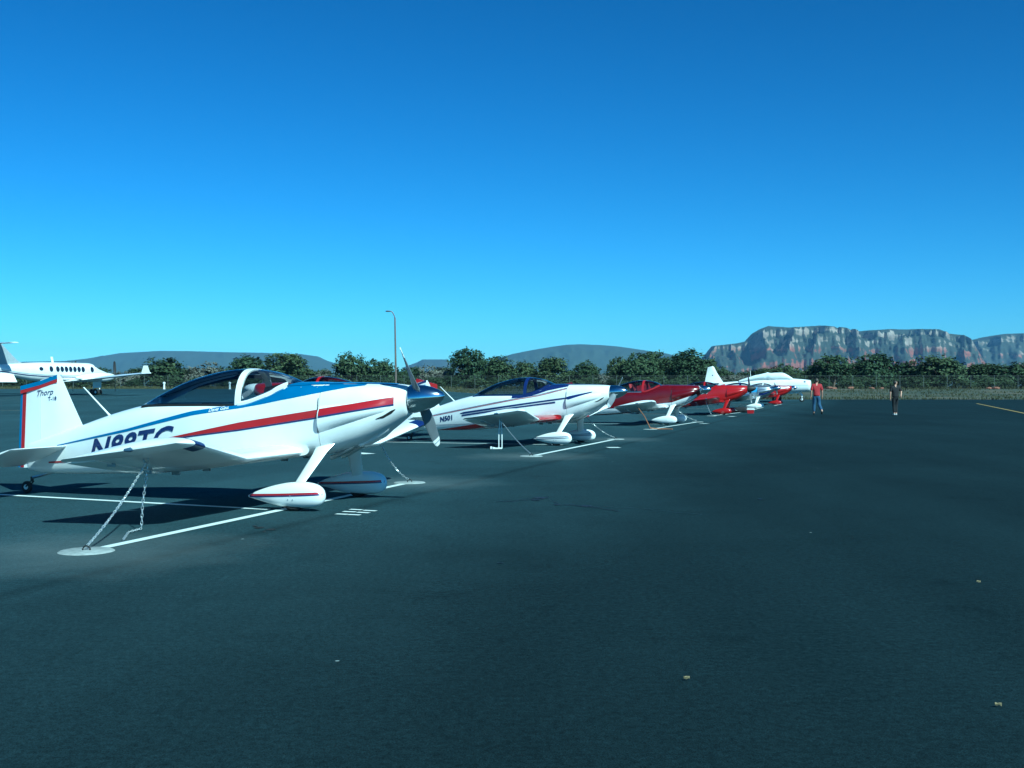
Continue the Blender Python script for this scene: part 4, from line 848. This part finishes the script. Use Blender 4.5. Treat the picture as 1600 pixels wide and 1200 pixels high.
# ------------------------------------------------------------------ lamp post, fence, marker posts
lx, ly = at(618.5, 122), 122.0; lz = ground_h(lx, ly)
lp = empty('lamp_post', (lx, ly, lz)); tag(lp, 'tall dark lamp post with one bent arm, standing before the trees', 'lamp post')
mb = MB(); mb.tube([(0, 0, 0), (0, 0, 2), (-.1, 0, 7.9 + .3)], [.12, .11, .08], 12); mb.build('pole', M['steel'], lp)
mb = MB(); mb.tube([(-.1, 0, 8.1), (-.2, 0, 8.45), (-.36, 0, 8.75), (-.5, 0, 8.86), (-.62, 0, 8.88)], .055, 8); mb.build('arm', M['steel'], lp)
mb = MB(); mb.loft([[(x, .14 * w * math.cos(a), 8.88 + .085 * w * math.sin(a)) for a in [2 * math.pi * k / 12 for k in range(12)]] for x, w in ((-.55, .5), (-.66, .9), (-.9, 1), (-1.08, .8), (-1.12, .4))]); mb.build('lamp_head', M['lamp_head'], lp)

FY = 166.0
fc = empty('chain_link_fence', (0, FY, 1.0)); tag(fc, 'long chain-link fence with thin steel posts in front of the trees', 'fence')
mb = MB(); mb.tube([(0, 0, -.1), (0, 0, 1.95)], .03, 6); p0 = mb.build('post', M['galv'], fc); p0.location.x = -100
for i in range(1, 58):
    q = p0.copy(); col.objects.link(q); q.parent = fc; q.location.x = -100 + 3.5 * i
mb = MB(); mb.tube([(-100, 0, 1.9), (0, 0, 1.9), (99.5, 0, 1.9)], .010, 6); mb.build('top_rail', M['galv'], fc)
mb = MB(); hgt = 1.85; n_ = int(199.5 / .22)
for i in range(n_):
    x = -100 + .22 * i
    for s_ in (-1, 1):
        x0 = x if s_ > 0 else x + hgt
        w = .0025; mb.add([(x0 - w, .03 * s_, .03), (x0 + w, .03 * s_, .03), (x0 + s_ * hgt + w, .03 * s_, hgt), (x0 + s_ * hgt - w, .03 * s_, hgt)], [(0, 1, 2, 3)])
wm = mb.build('wire_mesh', M['galv'], fc, smooth_=False, fixn=False); wm['kind'] = 'stuff'
for k, (px, yd) in enumerate(((256.5, 128), (359, 128))):
    x = at(px, yd); z = ground_h(x, yd); mp_ = empty('marker_post', (x, yd, z)); tag(mp_, 'short white marker post on the apron, ' + ('closer to' if k == 0 else 'farther from') + ' the wing tip of the turboprop', 'marker post', 'white marker posts by the apron edge')
    mb = MB(); mb.lathe([(0, .16), (.05, .16), (.06, .11), (.6, .10), (.66, .15), (.82, .15), (.88, .0)], (0, 0, 0), (0, 0, 1), 14); mb.build('post', M['white'], mp_)
    mb = MB(); mb.lathe([(0, .2), (.03, .2), (.035, 0)], (0, 0, 0), (0, 0, 1), 14); mb.build('base_plate', M['galv'], mp_)

# ------------------------------------------------------------------ vegetation
def leaf_mat(name, a, b, c):
    m = bpy.data.materials.new(name); m.use_nodes = True; nt = m.node_tree; L = nt.links; N = nt.nodes; bs = N['Principled BSDF']; bs.inputs['Roughness'].default_value = .75; bs.inputs['Specular IOR Level'].default_value = .25
    g = N.new('ShaderNodeNewGeometry'); r = N.new('ShaderNodeValToRGB'); e = r.color_ramp.elements; e[0].position = 0; e[0].color = (*a, 1); e[1].position = 1; e[1].color = (*c, 1); q = e.new(.55); q.color = (*b, 1)
    oi = N.new('ShaderNodeObjectInfo'); ad = N.new('ShaderNodeMath'); ad.operation = 'MULTIPLY_ADD'; ad.inputs[1].default_value = .60; L.new(g.outputs['Random Per Island'], ad.inputs[0])
    m2 = N.new('ShaderNodeMath'); m2.operation = 'MULTIPLY'; m2.inputs[1].default_value = .42; L.new(oi.outputs['Random'], m2.inputs[0]); L.new(m2.outputs[0], ad.inputs[2]); L.new(ad.outputs[0], r.inputs[0]); L.new(r.outputs[0], bs.inputs['Base Color'])
    return m
M['juniper'] = leaf_mat('juniper_foliage', (.020, .038, .018), (.040, .062, .026), (.090, .108, .046))
M['sage'] = leaf_mat('grey_brush', (.07, .075, .06), (.12, .12, .095), (.19, .18, .145))
M['straw'] = leaf_mat('dry_grass', (.020, .032, .012), (.045, .052, .022), (.13, .112, .056))
def crown_mesh(seed, rx, h, low, nclump, per, size, name):
    r_ = random.Random(seed); v = []; f = []
    lobes = [(Vector((r_.uniform(-.42, .42) * rx, r_.uniform(-.42, .42) * rx, h * r_.uniform(.42, .74))), rx * r_.uniform(.38, .56), h * r_.uniform(.18, .27)) for _ in range(6)] + [(Vector((0, 0, h * .66)), rx * .68, h * .33), (Vector((0, 0, h * .45)), rx * .98, h * .38), (Vector((0, 0, h * .45)), rx * .98, h * .38), (Vector((0, 0, h * .25)), rx * .92, h * .24)]
    for _ in range(nclump):
        c, a, b = r_.choice(lobes); d = Vector((r_.gauss(0, 1), r_.gauss(0, 1), r_.gauss(0, 1))).normalized(); q = r_.uniform(.72, 1.03)
        cc = c + Vector((d.x * a * q, d.y * a * q, d.z * b * q))
        if cc.z < low: cc.z = low + r_.random() * .4
        cr = size * r_.uniform(1.2, 2.6); out = (cc - Vector((0, 0, h * .45))).normalized()
        for _ in range(per):
            p = cc + Vector((r_.gauss(0, 1), r_.gauss(0, 1), r_.gauss(0, .8))) * cr * .5
            n = (out + Vector((r_.gauss(0, .6), r_.gauss(0, .6), r_.gauss(.25, .6)))).normalized(); t = n.orthogonal().normalized(); t = Matrix.Rotation(r_.uniform(0, 6.28), 3, n) @ t; w = n.cross(t); s_ = size * r_.uniform(.55, 1.2); k = len(v)
            v += [tuple(p + t * s_), tuple(p + w * s_ * .6), tuple(p - t * s_ * .9), tuple(p - w * s_ * .55)]; f.append((k, k + 1, k + 2, k + 3))
    me = bpy.data.meshes.new(name); me.from_pydata(v, [], f); return me
def trunk_mesh(seed, h, rx):
    r_ = random.Random(seed); mb = MB(); b = Vector((r_.uniform(-.2, .2), r_.uniform(-.2, .2), h * .35))
    mb.tube([(0, 0, -.15), (b.x * .4, b.y * .4, h * .18), b, (b.x * 1.5, b.y * 1.2, h * .65)], [.22, .17, .13, .05], 8)
    for k in range(6):
        a = k * 1.05 + r_.random(); e = Vector((math.cos(a) * rx * .65, math.sin(a) * rx * .65, h * r_.uniform(.4, .75))); s_ = Vector((b.x * .4, b.y * .4, h * r_.uniform(.12, .3))); mb.tube([s_, s_.lerp(e, .5) + Vector((0, 0, .12)), e], [.10, .07, .03], 6)
    return mb
KIN = []
for k in range(7):
    rx, h = (2.7, 5.2) if k < 5 else (2.3, 6.0); crm = crown_mesh(100 + k, rx, h, .25, 330, 15, .19, 'crown'); crm.materials.append(M['juniper']); tm = trunk_mesh(200 + k, h, rx); to = tm.build('trunk', M['bark'], None); tme = to.data; bpy.data.objects.remove(to); KIN.append((crm, tme, rx, h))
crs = [crown_mesh(300 + k, 1.9, 3.2, .1, 130, 12, .16, 'crown') for k in range(2)]
for c_ in crs: c_.materials.append(M['sage'])
t_s = trunk_mesh(310, 2.2, 1.4).build('trunk', M['bark'], None); tsm = t_s.data; bpy.data.objects.remove(t_s)
def tree(px, top, half, dist, k, label, group, kind='juniper', name='juniper_tree'):
    x = at(px, dist); gz = 1.0 if dist > 160 else ground_h(x, dist); hh = (HORY - top) / FPX * dist + CAMH - gz; ww = half / FPX * dist
    root = empty(name, (x, dist, gz), rnd.uniform(0, 6.28)); tag(root, label, 'tree' if kind == 'juniper' else 'bush', group)
    crm, tme, rx, h = KIN[k % 7] if kind == 'juniper' else (crs[k % 2], tsm, 1.9, 3.2)
    for me, nm in ((crm, 'crown'), (tme, 'trunk')):
        o = bpy.data.objects.new(nm, me); col.objects.link(o); o.parent = root
    root.scale = (ww / rx, ww / rx, hh / (h * 1.02)); return root
ORD = 'first second third fourth fifth sixth seventh eighth ninth tenth eleventh twelfth thirteenth fourteenth fifteenth sixteenth seventeenth eighteenth nineteenth twentieth twenty-first twenty-second'.split()
G1, G2 = 'junipers standing behind the fence', 'lower junipers further back'
BIG = [(14, 561, 26, 182), (55, 566, 22, 184), (110, 563, 26, 183), (158, 571, 22, 180), (250, 556, 38, 176), (385, 551, 40, 178), (450, 549, 38, 174), (548, 548, 32, 176), (596, 556, 30, 177), (637, 570, 22, 179), (733, 538, 34, 175), (782, 553, 30, 177), (822, 561, 24, 180), (860, 556, 30, 177), (915, 562, 27, 178),
       (972, 553, 28, 177), (1002, 543, 40, 175), (1048, 552, 32, 178), (1080, 542, 36, 176), (1104, 556, 26, 180), (1178, 577, 26, 182), (1226, 567, 34, 178), (1262, 572, 26, 181), (1302, 550, 40, 174), (1366, 547, 40, 175), (1412, 562, 30, 178), (1468, 551, 46, 173), (1532, 566, 34, 176), (1584, 564, 40, 173), (1640, 558, 40, 176), (-30, 562, 36, 180)]
for i, (px, tp, hw, ds) in enumerate(BIG):
    sd_ = sorted([q[0] for q in BIG if (q[0] < 618) == (px < 618)], key=lambda q: abs(q - 618)); nth = sd_.index(px)
    lab = ('tall broad juniper' if tp < 550 else 'mid-sized round juniper') + ' behind the fence, ' + ORD[nth] + ' from the lamp post towards ' + ('the turboprop' if px < 618 else 'the rock mesa')
    tree(px, tp, hw, ds, i * 3 + 1, lab, G1)
for i in range(44):
    px = -20 + i * 38 + rnd.uniform(-9, 9); tp = rnd.uniform(571, 581) - (9 if px > 1250 else 0)
    tree(px, tp, rnd.uniform(22, 32), rnd.uniform(186, 205), i * 2 + i // 7, 'low juniper in the second rank behind the taller junipers', G2)
for i in range(46):
    px = -10 + i * 36 + rnd.uniform(-10, 10); tp = rnd.uniform(586, 592)
    tree(px, tp, rnd.uniform(16, 25), rnd.uniform(169, 173), i, 'small juniper bush growing close behind the fence wire', 'juniper bushes along the fence', name='juniper_bush')
BRUSH = [(322, 561, 34, 181), (300, 572, 22, 179), (352, 573, 20, 178), (655, 571, 22, 181), (682, 568, 26, 183), (700, 574, 20, 178), (505, 575, 18, 178), (1150, 583, 24, 178), (205, 577, 20, 178), (185, 579, 18, 177), (1130, 586, 20, 176), (940, 583, 18, 175)]
for i, (px, tp, hw, ds) in enumerate(BRUSH):
    sd_ = sorted([q[0] for q in BRUSH if (q[0] < 618) == (px < 618)], key=lambda q: abs(q - 618))
    tree(px, tp, hw, ds, i, 'pale grey bare brush among junipers, ' + ORD[sd_.index(px)] + ' from the lamp post towards ' + ('the turboprop' if px < 618 else 'the rock mesa'), 'grey brush between the junipers', 'sage', 'brush')

# verge of dry and green grass between apron and fence
r_ = random.Random(5); v = []; f = []
def tuft(x, y, s_):
    z = ground_h(x, y)
    for _ in range(4):
        a = r_.uniform(0, 6.28); k = len(v); w = s_ * .25; lean = r_.uniform(-.4, .4) * s_
        v.extend([(x + math.cos(a) * w, y + math.sin(a) * w, z - .02), (x - math.cos(a) * w, y - math.sin(a) * w, z - .02), (x + lean, y + r_.uniform(-.3, .3) * s_, z + s_ * r_.uniform(.6, 1.2))]); f.append((k, k + 1, k + 2))
for _ in range(26000):
    x = r_.uniform(-78, 82); e = apron_edge(x); y = e + .1 + (184 - e) * r_.random() ** 1.3
    if noise.noise(Vector((x * .10, y * .16, 3))) < -.12 and y > e + 3: continue
    tuft(x, y, r_.uniform(.06, .24) * (1.9 if y > 160 else 1))
me = bpy.data.meshes.new('verge_grass'); me.from_pydata(v, [], f); me.materials.append(M['straw']); vg = bpy.data.objects.new('verge_grass', me); col.objects.link(vg); tag(vg, 'dry and green grass on the verge before the fence', 'grass', None, 'stuff')
M['redrock'] = mat('red_sandstone', (.20, .085, .055), .9, var=.3, vscale=3, bump=.6, bscale=8)
for i, (px, ds, s_) in enumerate(((1297, 162, .40), (1303, 161, .30), (1330, 162, .38), (1362, 162, .28), (1378, 162, .24), (1268, 162, .26), (1556, 160, .40), (1545, 162, .3))):
    mb = MB(); r2 = random.Random(i); x = at(px, ds); rows = []
    for a in range(7):
        th = math.pi * a / 6; rows.append([Vector((1.5 * math.sin(th) * math.cos(2 * math.pi * k / 9), math.sin(th) * math.sin(2 * math.pi * k / 9), .62 * math.cos(th))) for k in range(9)])
    rows = [[p * s_ * (1 + .35 * noise.noise(p * 1.3 + Vector((i * 7, 0, 0)))) for p in rw] for rw in rows]; mb.grid(rows, 0, True); o = mb.build('sandstone_rock', M['redrock'], None, smooth_=False); o.location = (x, ds, ground_h(x, ds) + s_ * .25); tag(o, 'low red sandstone rock before the fence, ' + ORD[sorted([1297, 1303, 1330, 1362, 1378, 1268, 1556, 1545]).index(px)] + ' counting from the large white airplane', 'rock', 'red rocks on the verge')

# ------------------------------------------------------------------ distant land
def mesa_mat(name, red, pale, green, z0, z1):
    m = bpy.data.materials.new(name); m.use_nodes = True; nt = m.node_tree; L = nt.links; N = nt.nodes; b = N['Principled BSDF']; b.inputs['Roughness'].default_value = .95; b.inputs['Specular IOR Level'].default_value = .1
    g = N.new('ShaderNodeNewGeometry'); sp = N.new('ShaderNodeSeparateXYZ'); L.new(g.outputs['Position'], sp.inputs[0]); sn = N.new('ShaderNodeSeparateXYZ'); L.new(g.outputs['Normal'], sn.inputs[0])
    def nz(sx, det, scl=(1, 1, 1)):
        mp = N.new('ShaderNodeMapping'); mp.inputs['Scale'].default_value = scl; L.new(g.outputs['Position'], mp.inputs[0]); n = N.new('ShaderNodeTexNoise'); n.inputs['Scale'].default_value = sx; n.inputs['Detail'].default_value = det; n.inputs['Roughness'].default_value = .65; L.new(mp.outputs[0], n.inputs['Vector']); return n.outputs[0]
    zz = N.new('ShaderNodeMath'); zz.operation = 'MULTIPLY_ADD'; zz.inputs[1].default_value = 26; L.new(nz(.006, 5), zz.inputs[0]); L.new(sp.outputs[2], zz.inputs[2])
    mr = N.new('ShaderNodeMapRange'); mr.inputs[1].default_value = z0 + 13; mr.inputs[2].default_value = z1 + 13; L.new(zz.outputs[0], mr.inputs[0])
    r = N.new('ShaderNodeValToRGB'); e = r.color_ramp.elements; e[0].position = 0; e[0].color = (*red, 1); e[1].position = .98; e[1].color = (*[c * .9 for c in pale], 1)
    for p, c in ((.36, red), (.42, [x * .65 + y * .35 for x, y in zip(red, pale)]), (.50, pale), (.7, [x * .62 for x in pale]), (.82, pale)): q = e.new(p); q.color = (*c, 1)
    L.new(mr.outputs[0], r.inputs[0])
    st = N.new('ShaderNodeMath'); st.operation = 'MULTIPLY_ADD'; st.inputs[1].default_value = 1.5; L.new(nz(.012, 9, (1, 1, 4.5)), st.inputs[0]); L.new(sn.outputs[2], st.inputs[2])
    fg = N.new('ShaderNodeMapRange'); fg.inputs[1].default_value = 1.16; fg.inputs[2].default_value = 1.40; L.new(st.outputs[0], fg.inputs[0])
    vs_ = N.new('ShaderNodeMapRange'); vs_.inputs[1].default_value = .3; vs_.inputs[2].default_value = .7; vs_.inputs[3].default_value = .45; vs_.inputs[4].default_value = 1.2; L.new(nz(.012, 8, (.8, .8, 3.5)), vs_.inputs[0])
    mu = N.new('ShaderNodeMix'); mu.data_type = 'RGBA'; mu.blend_type = 'MULTIPLY'; mu.inputs[0].default_value = 1; L.new(r.outputs[0], mu.inputs[6]); L.new(vs_.outputs[0], mu.inputs[7])
    mx = N.new('ShaderNodeMix'); mx.data_type = 'RGBA'; mx.inputs[7].default_value = (*green, 1); L.new(fg.outputs[0], mx.inputs[0]); L.new(mu.outputs[2], mx.inputs[6]); L.new(mx.outputs[2], b.inputs['Base Color']); return m
def landform(name, outline, dist, depth, prof, material, label, seed, nx=260, ny=46, gully=.25, rough=8):
    """outline: ridge (px,py); prof: (t, height fraction) from foot to rim, t along the depth"""
    xs = [o[0] for o in outline]; mb = MB(); rows = []; T = [p[0] for p in prof]; Hf = [p[1] for p in prof]
    for j in range(ny + 1):
        t = j / ny * 1.25; row = []
        for i in range(nx + 1):
            px = xs[0] + (xs[-1] - xs[0]) * i / nx; py = float(np.interp(px, xs, [o[1] for o in outline])); rx_ = (px - 800) / FPX
            top = (HORY - py) / FPX * (dist) + CAMH
            wv = Vector((px * .035, seed * 3.1, 0)); gl_ = gully * (.55 - 1.3 * abs(noise.noise(Vector((px * .022, seed * 3.1 + t * 1.5, 0)))) + .38 * noise.noise(Vector((px * .06, seed + t * 3.0, 0))) + .10 * noise.noise(Vector((px * .2, seed + t * 9.0, 0))))
            tt = t + gl_ * min(1, 3.2 * (1 - min(t, 1))) * min(1, 4 * t)
            hf = float(np.interp(min(1, max(0, tt)), T, Hf)) if t <= 1 else 1 - (t - 1) * .15
            y = dist - depth * (1 - t); x = rx_ * dist * (y / dist) ** .8
            n3 = noise.fractal(Vector((x * .014, y * .012, seed + hf * 9.0)), .75, 2.1, 6) * rough * (1 - .85 * (hf > .93))
            zt = (top + 2) * hf - 2 + n3 * min(1, hf * 3) * (.25 if t > .97 else 1)
            row.append((x, y, max(-5, min(zt, top * y / dist + 1.5 + .12 * n3))))
        rows.append(row)
    mb.grid(rows); o = mb.build(name, material, None, fixn=False, auto=60); tag(o, label, None, None, 'structure'); return o
M['mesa'] = mesa_mat('red_rock_mesa', (.26, .098, .070), (.36, .30, .25), (.048, .056, .044), 60, 235)
M['hill'] = mesa_mat('wooded_hill', (.09, .085, .06), (.10, .095, .07), (.05, .065, .045), 0, 400)
PM = [(0, 0), (.22, .22), (.25, .36), (.30, .40), (.44, .52), (.455, .57), (.56, .66), (.575, .71), (.66, .78), (.685, .89), (.80, .94), (.90, .975), (1, 1)]
landform('mesa', [(1088, 575), (1100, 556), (1106, 548), (1112, 541), (1132, 539), (1150, 537), (1163, 534), (1174, 522), (1186, 515), (1200, 509.5), (1236, 512), (1275, 509.5), (1307, 512), (1337, 518), (1356, 516.5), (1398, 514.5), (1454, 515), (1470, 522), (1489, 524), (1498, 530), (1506, 545), (1520, 570)], 4600, 1100, PM, M['mesa'], 'layered red and grey rock mesa', 3, 460, 170, .34, 9)
landform('mesa', [(1470, 580), (1490, 552), (1506, 536), (1515, 532), (1535, 527), (1567, 522), (1600, 521), (1680, 519), (1760, 524), (1900, 530)], 5400, 900, PM, M['mesa'], 'second rock mesa further off', 9, 260, 130, .34, 9)
PH = [(0, 0), (.3, .25), (.6, .62), (.85, .93), (1, 1)]
landform('hills', [(-150, 566), (0, 566), (100, 564), (137, 560), (187, 551.5), (250, 548), (300, 548.5), (350, 550), (410, 551), (470, 553), (498, 557), (512, 564), (540, 572), (600, 578)], 8200, 1800, PH, M['hill'], 'long blue ridge far away', 14, 160, 26, .12, 14)
landform('hills', [(740, 576), (775, 561), (800, 553), (830, 547), (860, 542), (885, 538.5), (905, 537.5), (940, 539), (965, 541), (1000, 546), (1040, 552), (1060, 557), (1100, 570), (1130, 580)], 7000, 1500, PH, M['hill'], 'rounded blue hill far away', 21, 150, 26, .12, 12)
landform('hills', [(630, 574), (652, 566), (660, 561.5), (698, 561.5), (704, 566), (740, 576)], 7800, 700, PM, M['mesa'], 'small flat butte far away', 25, 60, 26, .1, 6)

# ------------------------------------------------------------------ air
mb = MB(); mb.box((0, 4400, 160), (19600, 10400, 330)); hz = mb.build('haze', [], None, smooth_=False)
hz.location = (0, 0, 0); tag(hz, 'thin blue air between here and the hills', 'haze', None, 'stuff')
hm = bpy.data.materials.new('haze'); hm.use_nodes = True; nt = hm.node_tree; nt.nodes.clear(); o = nt.nodes.new('ShaderNodeOutputMaterial'); pv = nt.nodes.new('ShaderNodeVolumePrincipled')
pv.inputs['Color'].default_value = (.34, .60, 1, 1); pv.inputs['Density'].default_value = .000055; pv.inputs['Anisotropy'].default_value = .0; nt.links.new(pv.outputs[0], o.inputs['Volume']); hz.data.materials.append(hm)
